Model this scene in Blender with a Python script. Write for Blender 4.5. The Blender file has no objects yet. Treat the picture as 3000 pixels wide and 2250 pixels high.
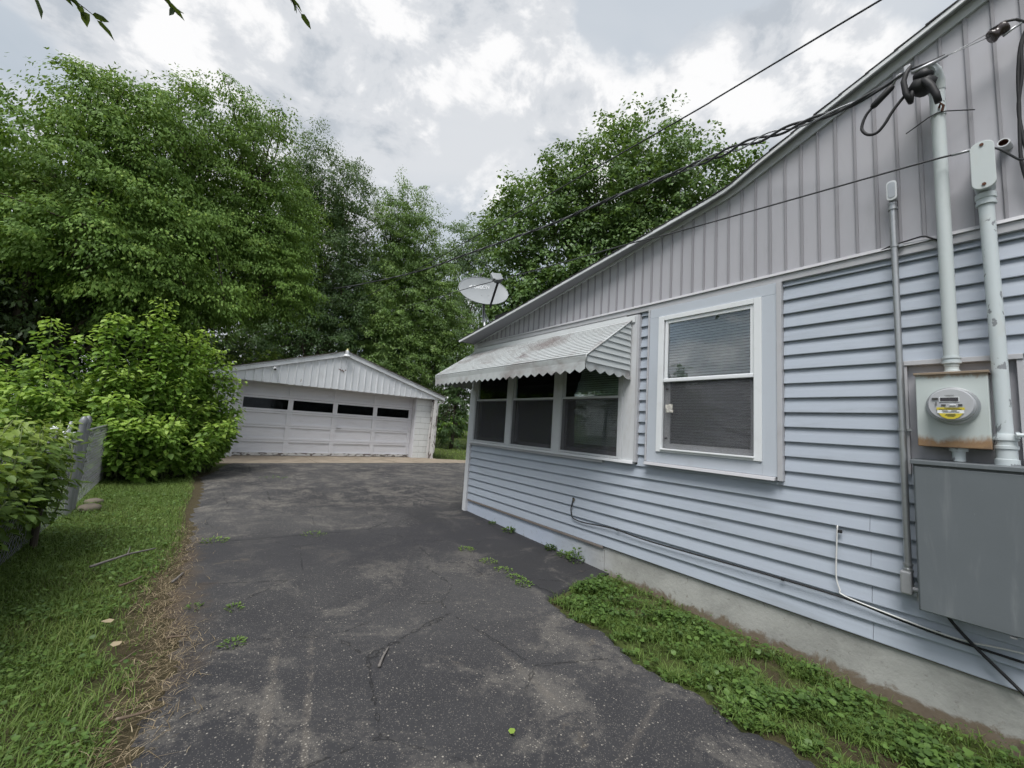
import bpy, bmesh, math, random
import numpy as np
from mathutils import Matrix, Vector

random.seed(7)
RNG = np.random.default_rng(11)
R = math.radians
SC = bpy.context.scene
COL = SC.collection

# ------------------------------------------------------------------ camera
cam_d = bpy.data.cameras.new('camera')
cam = bpy.data.objects.new('camera', cam_d)
COL.objects.link(cam)
CAMW = ((0.79073, -0.11865, -0.60055), (-0.60861, -0.04695, -0.79208), (0.06578, 0.99183, -0.10933))
m = Matrix(CAMW).to_4x4()
m.translation = (0, 0, 1.209)
cam.matrix_world = m
cam_d.sensor_width = 36
cam_d.lens = 13.98
cam_d.clip_start = 0.02
cam_d.clip_end = 900
SC.camera = cam

# ------------------------------------------------------------------ light
SUN_EL, SUN_AZ = 62.0, 240.0           # azimuth clockwise from +Y: the sun stands behind and left of the camera
SKY_STRENGTH = 0.05
world = bpy.data.worlds.new('World')
SC.world = world
world.use_nodes = True
wn, wl = world.node_tree.nodes, world.node_tree.links
wn.clear()


def wnode(t, **kw):
    n = wn.new(t)
    for k, v in kw.items():
        setattr(n, k, v)
    return n


def wmath(op, a, b=None, clamp=False):
    n = wn.new('ShaderNodeMath')
    n.operation = op
    n.use_clamp = clamp
    for i, s in enumerate((a, b)):
        if s is None:
            continue
        if isinstance(s, (int, float)):
            n.inputs[i].default_value = s
        else:
            wl.new(s, n.inputs[i])
    return n.outputs[0]


w_out = wnode('ShaderNodeOutputWorld')
w_bg = wnode('ShaderNodeBackground')
w_bg.inputs['Strength'].default_value = SKY_STRENGTH
wl.new(w_bg.outputs[0], w_out.inputs[0])
w_sky = wnode('ShaderNodeTexSky', sky_type='NISHITA', sun_disc=False)
w_sky.sun_elevation = R(SUN_EL)
w_sky.sun_rotation = R(SUN_AZ)
w_tc = wnode('ShaderNodeTexCoord')
w_sep = wnode('ShaderNodeSeparateXYZ')
wl.new(w_tc.outputs['Generated'], w_sep.inputs[0])
wz = wmath('ADD', wmath('MAXIMUM', w_sep.outputs[2], 0.0), 0.22)
w_com = wnode('ShaderNodeCombineXYZ')
wl.new(wmath('DIVIDE', w_sep.outputs[0], wz), w_com.inputs[0])
wl.new(wmath('DIVIDE', w_sep.outputs[1], wz), w_com.inputs[1])


def wnoise(scale, detail, rough, dist, off, dome=False):
    mp = wnode('ShaderNodeMapping')
    mp.inputs['Location'].default_value = off
    if dome:
        mp.inputs['Scale'].default_value = (1, 1, 1.5)
    wl.new(w_tc.outputs['Generated'] if dome else w_com.outputs[0], mp.inputs[0])
    n = wnode('ShaderNodeTexNoise')
    n.inputs['Scale'].default_value = scale
    n.inputs['Detail'].default_value = detail
    n.inputs['Roughness'].default_value = rough
    n.inputs['Distortion'].default_value = dist
    wl.new(mp.outputs[0], n.inputs['Vector'])
    return n.outputs['Fac']


def wramp(fac, stops):
    r = wnode('ShaderNodeValToRGB')
    r.color_ramp.interpolation = 'EASE'
    e = r.color_ramp.elements
    while len(e) < len(stops):
        e.new(0.5)
    for i, (p, c) in enumerate(stops):
        e[i].position = p
        e[i].color = (*c, 1)
    wl.new(fac, r.inputs[0])
    return r.outputs[0]


def wmix(a, b, fac, mode='MIX'):
    n = wnode('ShaderNodeMix', data_type='RGBA', blend_type=mode)
    if isinstance(fac, (int, float)):
        n.inputs[0].default_value = fac
    else:
        wl.new(fac, n.inputs[0])
    wl.new(a, n.inputs[6])
    if isinstance(b, tuple):
        n.inputs[7].default_value = (*b, 1)
    else:
        wl.new(b, n.inputs[7])
    return n.outputs[2]


w_base = wnoise(0.62, 6, 0.50, 0.6, (3.1, 1.7, 0))       # broad stratus sheets
w_puff = wnoise(2.3, 14, 0.55, 0.15, (2.4, 5.2, 0.35), True)      # cumulus masses
w_rel = wnoise(5.2, 12, 0.60, 0.25, (2.55, 5.05, 0.1), True)      # relief inside the masses
c_sheet = wramp(w_base, [(0.36, (3.3, 3.95, 4.6)), (0.50, (4.6, 5.05, 5.6)), (0.64, (5.9, 6.1, 6.4))])
c_white = wramp(w_rel, [(0.36, (4.2, 4.55, 5.0)), (0.48, (5.8, 6.0, 6.3)), (0.58, (8.0, 8.0, 8.05))])
cov = wramp(w_puff, [(0.47, (0, 0, 0)), (0.545, (1, 1, 1))])
w_cloud = wmix(c_sheet, c_white, cov)
w_skyc = wmix(w_sky.outputs[0], (3.9, 4.6, 5.4), 0.85)
h_f = wmath('MULTIPLY', wramp(w_base, [(0.30, (1, 1, 1)), (0.44, (0, 0, 0))]), 0.5)
w_final = wmix(w_cloud, w_skyc, h_f)
wl.new(w_final, w_bg.inputs['Color'])

sun_d = bpy.data.lights.new('sun', 'SUN')
sun_d.energy = 1.5
sun_d.angle = R(30)
sun_d.color = (1.0, 0.975, 0.94)
sun = bpy.data.objects.new('sun', sun_d)
COL.objects.link(sun)
sv = Vector((math.sin(R(SUN_AZ)) * math.cos(R(SUN_EL)), math.cos(R(SUN_AZ)) * math.cos(R(SUN_EL)), math.sin(R(SUN_EL))))
sun.rotation_euler = sv.to_track_quat('Z', 'Y').to_euler()

SC.view_settings.view_transform = 'Standard'
SC.view_settings.look = 'None'
SC.view_settings.gamma = 1
SC.view_settings.use_curve_mapping = False
SC.view_settings.exposure = 1.3
SC.render.engine = 'CYCLES'
SC.cycles.max_bounces = 4
SC.cycles.transparent_max_bounces = 12
SC.cycles.diffuse_bounces = 2
SC.cycles.use_adaptive_sampling = True
SC.cycles.adaptive_threshold = 0.05
SC.cycles.use_denoising = True


# ------------------------------------------------------------------ materials
class MT:
    """small node builder; every pattern is laid out in world position"""

    def __init__(self, name, rough=0.6, spec=0.35, metal=0.0):
        self.m = bpy.data.materials.new(name)
        self.m.use_nodes = True
        self.t = self.m.node_tree
        self.n, self.l = self.t.nodes, self.t.links
        self.n.clear()
        self.out = self.n.new('ShaderNodeOutputMaterial')
        self.b = self.n.new('ShaderNodeBsdfPrincipled')
        self.b.inputs['Roughness'].default_value = rough
        self.b.inputs['Specular IOR Level'].default_value = spec
        self.b.inputs['Metallic'].default_value = metal
        self.l.new(self.b.outputs[0], self.out.inputs[0])
        self.pos = self.n.new('ShaderNodeNewGeometry').outputs['Position']
        self.hgt = None

    def val(self, s, x):
        if isinstance(x, (int, float)):
            s.default_value = x
        elif isinstance(x, tuple):
            s.default_value = (*x, 1) if len(x) == 3 and s.type == 'RGBA' else x
        else:
            self.l.new(x, s)

    def noise(self, scale, detail=4, rough=0.55, dist=0.0, stretch=None, off=(0, 0, 0)):
        v = self.pos
        if stretch or off != (0, 0, 0):
            mp = self.n.new('ShaderNodeMapping')
            mp.inputs['Scale'].default_value = stretch or (1, 1, 1)
            mp.inputs['Location'].default_value = off
            self.l.new(v, mp.inputs[0])
            v = mp.outputs[0]
        n = self.n.new('ShaderNodeTexNoise')
        for k, x in (('Scale', scale), ('Detail', detail), ('Roughness', rough), ('Distortion', dist)):
            n.inputs[k].default_value = x
        self.l.new(v, n.inputs['Vector'])
        return n.outputs['Fac']

    def voro(self, scale, feature='F1', stretch=None, rnd=1.0):
        v = self.pos
        if stretch:
            mp = self.n.new('ShaderNodeMapping')
            mp.inputs['Scale'].default_value = stretch
            self.l.new(v, mp.inputs[0])
            v = mp.outputs[0]
        n = self.n.new('ShaderNodeTexVoronoi')
        n.feature = feature
        n.inputs['Scale'].default_value = scale
        n.inputs['Randomness'].default_value = rnd
        self.l.new(v, n.inputs['Vector'])
        return n

    def math(self, op, a, b=None, c=None, clamp=False):
        n = self.n.new('ShaderNodeMath')
        n.operation = op
        n.use_clamp = clamp
        for i, x in enumerate((a, b, c)):
            if x is not None:
                self.val(n.inputs[i], x)
        return n.outputs[0]

    def step(self, x, a, b):
        n = self.n.new('ShaderNodeMapRange')
        n.interpolation_type = 'SMOOTHSTEP'
        n.clamp = True
        self.val(n.inputs[0], x)
        n.inputs[1].default_value = a
        n.inputs[2].default_value = b
        return n.outputs[0]

    def mix(self, a, b, f, mode='MIX'):
        n = self.n.new('ShaderNodeMix')
        n.data_type = 'RGBA'
        n.blend_type = mode
        self.val(n.inputs[0], f)
        self.val(n.inputs[6], a)
        self.val(n.inputs[7], b)
        return n.outputs[2]

    def xyz(self):
        n = self.n.new('ShaderNodeSeparateXYZ')
        self.l.new(self.pos, n.inputs[0])
        return n.outputs

    def rand(self):
        return self.n.new('ShaderNodeObjectInfo').outputs['Random']

    def bump(self, h, strength=0.3, dist=0.01):
        n = self.n.new('ShaderNodeBump')
        n.inputs['Strength'].default_value = strength
        n.inputs['Distance'].default_value = dist
        self.l.new(h, n.inputs['Height'])
        if self.hgt is not None:
            self.l.new(self.hgt, n.inputs['Normal'])
        self.hgt = n.outputs[0]
        self.l.new(self.hgt, self.b.inputs['Normal'])

    def color(self, c):
        self.val(self.b.inputs['Base Color'], c)

    def rough(self, r):
        self.val(self.b.inputs['Roughness'], r)


def sc(c, k):
    return tuple(min(1.0, x * k) for x in c)


def paint(name, c, rough=0.5, dirt=(0.30, 0.27, 0.23), amount=0.25, var=0.10, scale=3.0, streak=None, spec=0.35, bump=0.0, chips=None, metal=0.0):
    """painted or coated surface: tone drift, dirt, optional chips"""
    t = MT(name, rough, spec, metal)
    col = t.mix(sc(c, 1 - var), sc(c, 1 + var), t.noise(scale, 5, 0.6, 0.2))
    col = t.mix(col, sc(c, 0.90), t.math('MULTIPLY', t.rand(), 0.5))
    d = t.noise(scale * 2.3, 6, 0.65, 0.3, streak, (1.3, 4.1, 2.2))
    col = t.mix(col, dirt, t.math('MULTIPLY', t.step(d, 0.52, 0.78), amount))
    if chips:
        cc, lo, hi, cs, st = chips
        k = t.step(t.noise(cs, 7, 0.62, 0.5, st, (5, 2, 8)), lo, hi)
        col = t.mix(col, cc, k)
        t.bump(t.math('SUBTRACT', 1.0, k), 0.4, 0.002)
    t.color(col)
    t.rough(t.math('ADD', t.math('MULTIPLY', d, 0.25), rough - 0.1))
    if bump:
        t.bump(t.noise(scale * 30, 3, 0.6, 0, streak), bump, 0.003)
    return t.m


M = {}
M['siding'] = paint('siding blue grey', (0.405, 0.450, 0.520), 0.42, (0.22, 0.235, 0.25), 0.38, 0.09, 1.7, (1, 0.35, 3.0), 0.4, 0.05)
M['gable'] = paint('gable grey', (0.445, 0.442, 0.478), 0.48, (0.25, 0.25, 0.265), 0.35, 0.08, 1.3, (1, 2.0, 0.5), 0.35, 0.04)
M['gable_rib'] = paint('gable rib', (0.30, 0.295, 0.32), 0.5, (0.2, 0.2, 0.22), 0.25, 0.06, 1.3, (1, 2.0, 0.5), 0.35)
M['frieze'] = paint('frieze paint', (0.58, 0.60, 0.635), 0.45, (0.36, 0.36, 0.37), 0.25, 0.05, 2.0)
M['trim_grey'] = paint('trim blue grey', (0.50, 0.54, 0.60), 0.42, (0.33, 0.33, 0.34), 0.18, 0.05, 2.0, None, 0.4)
M['trim_mauve'] = paint('trim pale mauve', (0.47, 0.474, 0.50), 0.45, (0.30, 0.28, 0.28), 0.3, 0.06, 3.0, None, 0.4)
M['vinyl'] = paint('white vinyl', (0.76, 0.785, 0.81), 0.38, (0.45, 0.44, 0.42), 0.25, 0.04, 4.0, None, 0.45)
M['trim_old'] = paint('weathered white trim', (0.62, 0.635, 0.66), 0.5, (0.33, 0.31, 0.28), 0.35, 0.08, 4.0, (1, 1, 0.4), 0.35)
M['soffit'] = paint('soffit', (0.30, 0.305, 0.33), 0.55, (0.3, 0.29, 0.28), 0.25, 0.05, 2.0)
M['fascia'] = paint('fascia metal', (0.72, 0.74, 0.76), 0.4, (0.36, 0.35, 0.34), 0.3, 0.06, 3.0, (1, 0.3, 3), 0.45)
M['awning'] = paint('awning white metal', (0.50, 0.525, 0.535), 0.45, (0.19, 0.15, 0.155), 0.95, 0.10, 1.15, (1.4, 1.0, 1.4), 0.4, 0.0, ((0.25, 0.215, 0.21), 0.46, 0.72, 1.9, (1.3, 0.7, 1.3)))
M['awning_gap_shade'] = paint('awning gap shade', (0.15, 0.145, 0.145), 0.7, (0.10, 0.08, 0.075), 0.6, 0.15, 2.0)  # dark tone paints the shadow lines between slats, with brown dirt over it
M['awning_side'] = paint('awning side metal', (0.53, 0.565, 0.58), 0.45, (0.30, 0.29, 0.28), 0.25, 0.06, 2.5, None, 0.4)
M['garage'] = paint('garage white metal', (0.72, 0.74, 0.77), 0.5, (0.34, 0.33, 0.33), 0.45, 0.06, 1.8, (1.6, 1, 0.35), 0.35, 0.0, ((0.24, 0.18, 0.13), 0.70, 0.73, 2.6, (2.2, 1, 0.8)))
M['garage_door'] = paint('garage door paint', (0.70, 0.70, 0.735), 0.55, (0.42, 0.39, 0.40), 0.35, 0.06, 1.4, (0.7, 1, 2.4), 0.3, 0.06)
M['garage_peel'] = paint('peeling paint', (0.62, 0.61, 0.60), 0.7, (0.32, 0.30, 0.29), 0.5, 0.1, 3.0, None, 0.25, 0.1, ((0.17, 0.15, 0.14), 0.50, 0.57, 6.0, (1.0, 1, 2.6)))
M['post_peel'] = paint('peeling post', (0.66, 0.65, 0.64), 0.75, (0.35, 0.32, 0.29), 0.5, 0.1, 4.0, None, 0.2, 0.1, ((0.14, 0.11, 0.10), 0.545, 0.60, 7.0, (1.8, 1, 0.45)))
M['block'] = paint('painted block', (0.70, 0.715, 0.71), 0.75, (0.42, 0.41, 0.38), 0.4, 0.07, 3.5, None, 0.2, 0.25)
M['mortar'] = paint('painted mortar', (0.46, 0.46, 0.455), 0.85, (0.35, 0.34, 0.31), 0.4, 0.07, 4.0, None, 0.2, 0.2)
M['shingle'] = paint('dark shingle', (0.055, 0.053, 0.057), 0.9, (0.10, 0.10, 0.09), 0.5, 0.3, 6.0, None, 0.2, 0.5)
M['shingle_brown'] = paint('brown shingle', (0.13, 0.115, 0.10), 0.9, (0.20, 0.19, 0.16), 0.5, 0.3, 6.0, None, 0.2, 0.5)
M['fence_steel'] = paint('old fence steel', (0.27, 0.28, 0.29), 0.5, (0.16, 0.15, 0.14), 0.5, 0.12, 6.0, None, 0.4, 0.0, None, 0.5)
M['galv'] = paint('galvanised steel', (0.46, 0.475, 0.49), 0.36, (0.25, 0.25, 0.25), 0.5, 0.12, 6.0, None, 0.5, 0.0, None, 0.75)
M['cast_grey'] = paint('grey cast aluminium', (0.36, 0.37, 0.385), 0.5, (0.2, 0.2, 0.2), 0.4, 0.1, 8.0, None, 0.45, 0.0, None, 0.3)
M['pipe_paint'] = paint('chipped pale pipe paint', (0.56, 0.615, 0.64), 0.48, (0.45, 0.40, 0.30), 0.25, 0.06, 3.0, (1, 1, 0.4), 0.4, 0.0, ((0.25, 0.265, 0.285), 0.60, 0.62, 15.0, (1, 1, 0.6)))
M['mast_paint'] = paint('pale mast paint', (0.56, 0.61, 0.62), 0.48, (0.50, 0.44, 0.30), 0.6, 0.06, 2.0, (1, 1, 0.4), 0.4, 0.0, ((0.36, 0.38, 0.39), 0.67, 0.70, 12.0, (1, 1, 0.6)))
M['panel_box'] = paint('grey enamel box', (0.135, 0.152, 0.165), 0.36, (0.24, 0.255, 0.265), 0.55, 0.14, 2.6, (1, 2.2, 0.28), 0.5, 0.0, ((0.22, 0.23, 0.235), 0.715, 0.73, 22.0, (1, 1, 0.5)))
M['black'] = paint('black rubber', (0.022, 0.022, 0.025), 0.55, (0.10, 0.10, 0.10), 0.4, 0.2, 12.0)
M['cable_grey'] = paint('weathered cable', (0.05, 0.052, 0.058), 0.55, (0.14, 0.14, 0.14), 0.5, 0.2, 9.0)
M['bare_wire'] = paint('bare aluminium wire', (0.42, 0.43, 0.45), 0.4, (0.2, 0.2, 0.2), 0.3, 0.1, 9.0, None, 0.5, 0.0, None, 0.6)
M['white_cable'] = paint('white cable', (0.70, 0.70, 0.69), 0.45, (0.4, 0.38, 0.35), 0.35, 0.06, 8.0)
M['porcelain'] = paint('brown porcelain', (0.05, 0.035, 0.035), 0.25, (0.1, 0.08, 0.07), 0.3, 0.2, 9.0, None, 0.6)
M['rust'] = paint('rusty iron', (0.11, 0.045, 0.028), 0.8, (0.2, 0.10, 0.05), 0.5, 0.3, 15.0)
M['dish'] = paint('dish grey', (0.31, 0.33, 0.345), 0.45, (0.36, 0.36, 0.36), 0.25, 0.05, 5.0, None, 0.4)
M['dark_metal'] = paint('dark metal', (0.05, 0.05, 0.055), 0.45, (0.1, 0.1, 0.1), 0.3, 0.15, 8.0, None, 0.5)
M['lettering'] = paint('white lettering', (0.82, 0.84, 0.86), 0.5, (0.7, 0.7, 0.7), 0.1, 0.02, 5.0)
M['yellow'] = paint('yellow label', (0.60, 0.50, 0.05), 0.5, (0.5, 0.42, 0.1), 0.2, 0.04, 10.0)
M['print'] = paint('dark print', (0.06, 0.06, 0.06), 0.6, (0.1, 0.1, 0.1), 0.1, 0.05, 10.0)
M['lcd'] = paint('display', (0.05, 0.045, 0.055), 0.2, (0.06, 0.06, 0.06), 0.1, 0.05, 10.0, None, 0.6)
M['meter_face'] = paint('meter face', (0.44, 0.45, 0.475), 0.35, (0.3, 0.3, 0.3), 0.2, 0.05, 14.0, None, 0.5)
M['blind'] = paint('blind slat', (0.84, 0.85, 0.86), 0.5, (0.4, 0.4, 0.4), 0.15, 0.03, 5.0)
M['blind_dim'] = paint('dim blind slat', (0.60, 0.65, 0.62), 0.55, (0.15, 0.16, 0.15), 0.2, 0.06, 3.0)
M['interior'] = paint('unlit room black', (0.020, 0.021, 0.022), 0.9, (0.02, 0.02, 0.02), 0.1, 0.05, 2.0)  # near-black colour stands in for the darkness of unlit rooms
M['sash_dark'] = paint('dark sash', (0.17, 0.16, 0.165), 0.5, (0.12, 0.12, 0.12), 0.2, 0.05, 4.0)  # dark grey for the lower sashes and the door joints
M['foil'] = paint('crumpled foil', (0.62, 0.60, 0.56), 0.28, (0.4, 0.38, 0.35), 0.3, 0.2, 40.0, None, 0.5, 0.9, None, 0.8)
M['stone'] = paint('limestone', (0.19, 0.165, 0.13), 0.9, (0.14, 0.15, 0.08), 0.5, 0.2, 8.0, None, 0.2, 0.5)
M['stick'] = paint('dead twig bark', (0.15, 0.115, 0.085), 0.9, (0.28, 0.24, 0.19), 0.5, 0.25, 14.0, None, 0.15, 0.4)
M['stick_grey'] = paint('grey twig bark', (0.19, 0.175, 0.165), 0.9, (0.10, 0.09, 0.08), 0.5, 0.25, 14.0, None, 0.15, 0.4)
M['bark'] = paint('tree bark', (0.085, 0.072, 0.058), 0.95, (0.14, 0.15, 0.11), 0.5, 0.3, 5.0, (1, 1, 0.25), 0.1, 0.6)
M['stem_green'] = paint('green stem', (0.13, 0.17, 0.06), 0.7, (0.2, 0.17, 0.1), 0.4, 0.15, 9.0)
M['trim_brown'] = paint('weathered brown flashing', (0.20, 0.175, 0.16), 0.7, (0.10, 0.09, 0.08), 0.5, 0.15, 5.0, (1, 0.3, 1))
M['yellow_cap'] = paint('yellow glass', (0.62, 0.60, 0.25), 0.3, (0.4, 0.38, 0.2), 0.2, 0.05, 9.0)
M['chrome'] = paint('reflector metal', (0.75, 0.76, 0.78), 0.3, (0.4, 0.4, 0.4), 0.3, 0.05, 9.0, None, 0.5, 0.0, None, 0.5)


def glass_mat(name, tint, ior, rough=0.0):
    t = MT(name)
    tr = t.n.new('ShaderNodeBsdfTransparent')
    tr.inputs[0].default_value = (*tint, 1)
    gl = t.n.new('ShaderNodeBsdfGlossy')
    gl.inputs[0].default_value = (0.95, 0.97, 1, 1)
    gl.inputs['Roughness'].default_value = rough
    fr = t.n.new('ShaderNodeFresnel')
    fr.inputs[0].default_value = ior
    bu = t.n.new('ShaderNodeBump')
    bu.inputs['Strength'].default_value = 0.03
    bu.inputs['Distance'].default_value = 0.02
    t.l.new(t.noise(2.2, 2, 0.5), bu.inputs['Height'])
    t.l.new(bu.outputs[0], gl.inputs['Normal'])
    mx = t.n.new('ShaderNodeMixShader')
    t.l.new(fr.outputs[0], mx.inputs[0])
    t.l.new(tr.outputs[0], mx.inputs[1])
    t.l.new(gl.outputs[0], mx.inputs[2])
    t.l.new(mx.outputs[0], t.out.inputs[0])
    return t.m


M['glass'] = glass_mat('window glass', (0.95, 0.97, 0.97), 1.75)
M['glass_garage'] = glass_mat('garage glass', (0.35, 0.38, 0.38), 1.3)
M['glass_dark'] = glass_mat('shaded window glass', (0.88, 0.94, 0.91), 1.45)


def screen_mat():
    t = MT('insect screen', 0.8)
    t.color((0.10, 0.10, 0.11))
    tr = t.n.new('ShaderNodeBsdfTransparent')
    mx = t.n.new('ShaderNodeMixShader')
    t.val(mx.inputs[0], t.math('ADD', 0.30, t.math('MULTIPLY', t.noise(6, 3), 0.12)))
    t.l.new(tr.outputs[0], mx.inputs[1])
    t.l.new(t.b.outputs[0], mx.inputs[2])
    t.l.new(mx.outputs[0], t.out.inputs[0])
    return t.m


M['screen'] = screen_mat()


def leaf_mat(name, dark, mid, light, trans=0.34, rough=0.5, spec=0.35):
    t = MT(name, rough, spec)
    at = t.n.new('ShaderNodeAttribute')
    at.attribute_name = 'tint'
    f = at.outputs['Fac']
    c = t.mix(dark, mid, t.step(f, 0.0, 0.55))
    c = t.mix(c, light, t.step(f, 0.55, 1.0))
    t.color(c)
    tl = t.n.new('ShaderNodeBsdfTranslucent')
    t.l.new(t.mix(c, (0.30, 0.42, 0.03), 0.35), tl.inputs[0])
    mx = t.n.new('ShaderNodeMixShader')
    mx.inputs[0].default_value = trans
    t.l.new(t.b.outputs[0], mx.inputs[1])
    t.l.new(tl.outputs[0], mx.inputs[2])
    t.l.new(mx.outputs[0], t.out.inputs[0])
    return t.m


M['leaf_elder'] = leaf_mat('box elder leaf', (0.075, 0.145, 0.03), (0.15, 0.26, 0.052), (0.27, 0.38, 0.08), 0.28, 0.6, 0.22)
M['leaf_painted_shade'] = leaf_mat('leaf with painted shade', (0.03, 0.055, 0.02), (0.05, 0.09, 0.03), (0.09, 0.14, 0.04), 0.25)  # dark leaf colour stands in for shade beneath the crowns
M['leaf_birch'] = leaf_mat('small dark leaf', (0.045, 0.09, 0.034), (0.085, 0.155, 0.055), (0.14, 0.22, 0.08), 0.3, 0.5, 0.35)
M['leaf_mid'] = leaf_mat('mid green leaf', (0.08, 0.15, 0.042), (0.155, 0.26, 0.066), (0.25, 0.36, 0.085), 0.3, 0.5, 0.4)
M['leaf_maple'] = leaf_mat('maple leaf', (0.068, 0.13, 0.044), (0.13, 0.225, 0.062), (0.19, 0.3, 0.075), 0.28, 0.5, 0.4)
M['leaf_hazed'] = leaf_mat('haze tinted leaf', (0.09, 0.15, 0.08), (0.15, 0.23, 0.12), (0.22, 0.31, 0.16), 0.34)  # greyed leaf colour carries the haze of distance
M['leaf_shrub'] = leaf_mat('mulberry leaf', (0.1, 0.2, 0.036), (0.21, 0.36, 0.058), (0.33, 0.48, 0.09), 0.38)
M['leaf_vine'] = leaf_mat('vine leaf', (0.07, 0.125, 0.028), (0.13, 0.215, 0.04), (0.24, 0.33, 0.065), 0.32)
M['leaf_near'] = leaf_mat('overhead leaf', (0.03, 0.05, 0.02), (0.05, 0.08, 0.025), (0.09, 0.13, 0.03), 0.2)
M['grass'] = leaf_mat('grass blade', (0.09, 0.15, 0.032), (0.15, 0.23, 0.052), (0.31, 0.32, 0.12), 0.25, 0.6)
M['clover'] = leaf_mat('ground leaf', (0.065, 0.12, 0.03), (0.115, 0.2, 0.045), (0.19, 0.285, 0.06), 0.25, 0.5)
M['straw'] = leaf_mat('dry straw', (0.15, 0.115, 0.07), (0.26, 0.20, 0.125), (0.40, 0.33, 0.22), 0.1, 0.8)


def asphalt_mat():
    t = MT('asphalt', 0.85, 0.3)
    x, y, z = t.xyz()
    big = t.noise(0.55, 5, 0.6, 0.5, None, (2.1, 0.4, 0))
    worn = t.noise(2.1, 8, 0.70, 0.6, None, (4.2, 1.6, 0))
    fine = t.noise(60, 4, 0.7)
    c = t.mix((0.034, 0.034, 0.038), (0.066, 0.065, 0.067), t.step(big, 0.35, 0.7))
    c = t.mix(c, (0.024, 0.024, 0.027), t.step(fine, 0.52, 0.78))
    # exposed aggregate: pale stones where the sealer has worn
    v = t.voro(82)
    stone = t.math('SUBTRACT', 1.0, t.step(v.outputs['Distance'], 0.20, 0.40))
    pick = t.n.new('ShaderNodeSeparateXYZ')
    t.l.new(v.outputs['Color'], pick.inputs[0])
    # worn tracks and old streaks
    def band(cx, slope, width, y0, y1):
        d = t.math('ABSOLUTE', t.math('SUBTRACT', t.math('SUBTRACT', x, t.math('MULTIPLY', y, slope)), cx))
        d = t.math('ADD', d, t.math('MULTIPLY', t.math('SUBTRACT', t.noise(5, 4), 0.5), width * 1.6))
        b = t.math('SUBTRACT', 1.0, t.step(d, width * 0.25, width))
        return t.math('MULTIPLY', b, t.math('MULTIPLY', t.step(y, y0 - 0.1, y0 + 0.1), t.math('SUBTRACT', 1.0, t.step(y, y1 - 0.15, y1 + 0.15))))
    s1 = band(-0.045, 0.197, 0.030, 1.0, 2.45)
    s2 = band(0.065, 0.22, 0.024, 1.0, 2.4)
    s3 = band(-1.85, 3.2, 0.10, 1.04, 1.25)
    s4 = band(1.42, 0.02, 0.03, 1.2, 1.85)
    far = t.math('MULTIPLY', t.step(y, 4.4, 6.2), t.step(t.noise(2.6, 7, 0.72, 0.5, (1, 0.8, 1), (8, 3, 0)), 0.38, 0.66))
    near_r = t.math('MULTIPLY', t.step(t.math('SUBTRACT', x, t.math('MULTIPLY', y, 0.25)), 0.55, 1.35), t.step(worn, 0.40, 0.62))
    wear = t.math('MAXIMUM', t.math('MULTIPLY', t.step(worn, 0.42, 0.66), 0.75), t.math('MULTIPLY', far, 0.95))
    wear = t.math('MAXIMUM', wear, t.math('MULTIPLY', near_r, 0.75))
    grain = t.noise(30, 5, 0.78)
    gr2 = t.noise(7, 5, 0.7, 0, None, (2, 5, 0))
    wear = t.math('MULTIPLY', wear, t.step(t.math('ADD', t.math('ADD', t.math('MULTIPLY', grain, 1.2), t.math('MULTIPLY', gr2, 0.7)), t.math('MULTIPLY', wear, 0.45)), 0.98, 1.36))
    st = t.math('MAXIMUM', t.math('MAXIMUM', s1, s2), t.math('MULTIPLY', t.math('MAXIMUM', s3, s4), 0.8))
    st = t.math('MULTIPLY', st, t.step(t.noise(11, 4, 0.7, 0, (1, 0.6, 1), (6, 1, 0)), 0.38, 0.60))
    wear2 = t.math('MAXIMUM', wear, t.math('MULTIPLY', st, 1.35))
    thr = t.math('SUBTRACT', 0.88, t.math('MULTIPLY', wear2, 0.62))
    on = t.math('MULTIPLY', stone, t.math('GREATER_THAN', pick.outputs[0], thr))
    c = t.mix(c, (0.17, 0.158, 0.142), t.math('MULTIPLY', wear, 0.62))
    c = t.mix(c, (0.22, 0.19, 0.155), t.math('MULTIPLY', st, 0.22))
    v2 = t.voro(190)
    pick2 = t.n.new('ShaderNodeSeparateXYZ')
    t.l.new(v2.outputs['Color'], pick2.inputs[0])
    grit = t.math('MULTIPLY', t.math('SUBTRACT', 1.0, t.step(v2.outputs['Distance'], 0.2, 0.45)), t.math('GREATER_THAN', pick2.outputs[0], t.math('SUBTRACT', 0.66, t.math('MULTIPLY', wear2, 0.45))))
    c = t.mix(c, t.mix((0.085, 0.081, 0.077), (0.26, 0.24, 0.215), pick2.outputs[1]), t.math('MULTIPLY', grit, 0.85))
    scol = t.mix((0.10, 0.093, 0.083), (0.36, 0.335, 0.295), t.math('POWER', pick.outputs[1], 1.6))
    c = t.mix(c, scol, on)
    # a fresher, darker sealed corner by the house
    fresh = t.math('MULTIPLY', t.step(t.math('ADD', x, t.math('MULTIPLY', t.noise(3, 3), 0.25)), 2.32, 2.42), t.math('SUBTRACT', 1.0, t.step(y, 4.9, 5.6)))
    c = t.mix(c, (0.034, 0.034, 0.037), t.math('MULTIPLY', fresh, t.math('SUBTRACT', 0.9, t.math('MULTIPLY', t.step(worn, 0.5, 0.66), 0.6))))
    # cracks
    cr = t.voro(1.1, 'DISTANCE_TO_EDGE').outputs['Distance']
    wob = t.math('ADD', cr, t.math('MULTIPLY', t.math('SUBTRACT', t.noise(9, 5, 0.7), 0.5), 0.09))
    crack = t.math('SUBTRACT', 1.0, t.step(t.math('ABSOLUTE', wob), 0.0012, 0.0055))
    crack = t.math('MULTIPLY', crack, t.step(t.noise(1.1, 2, 0.5, 0, None, (3, 3, 0)), 0.40, 0.52))
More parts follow.
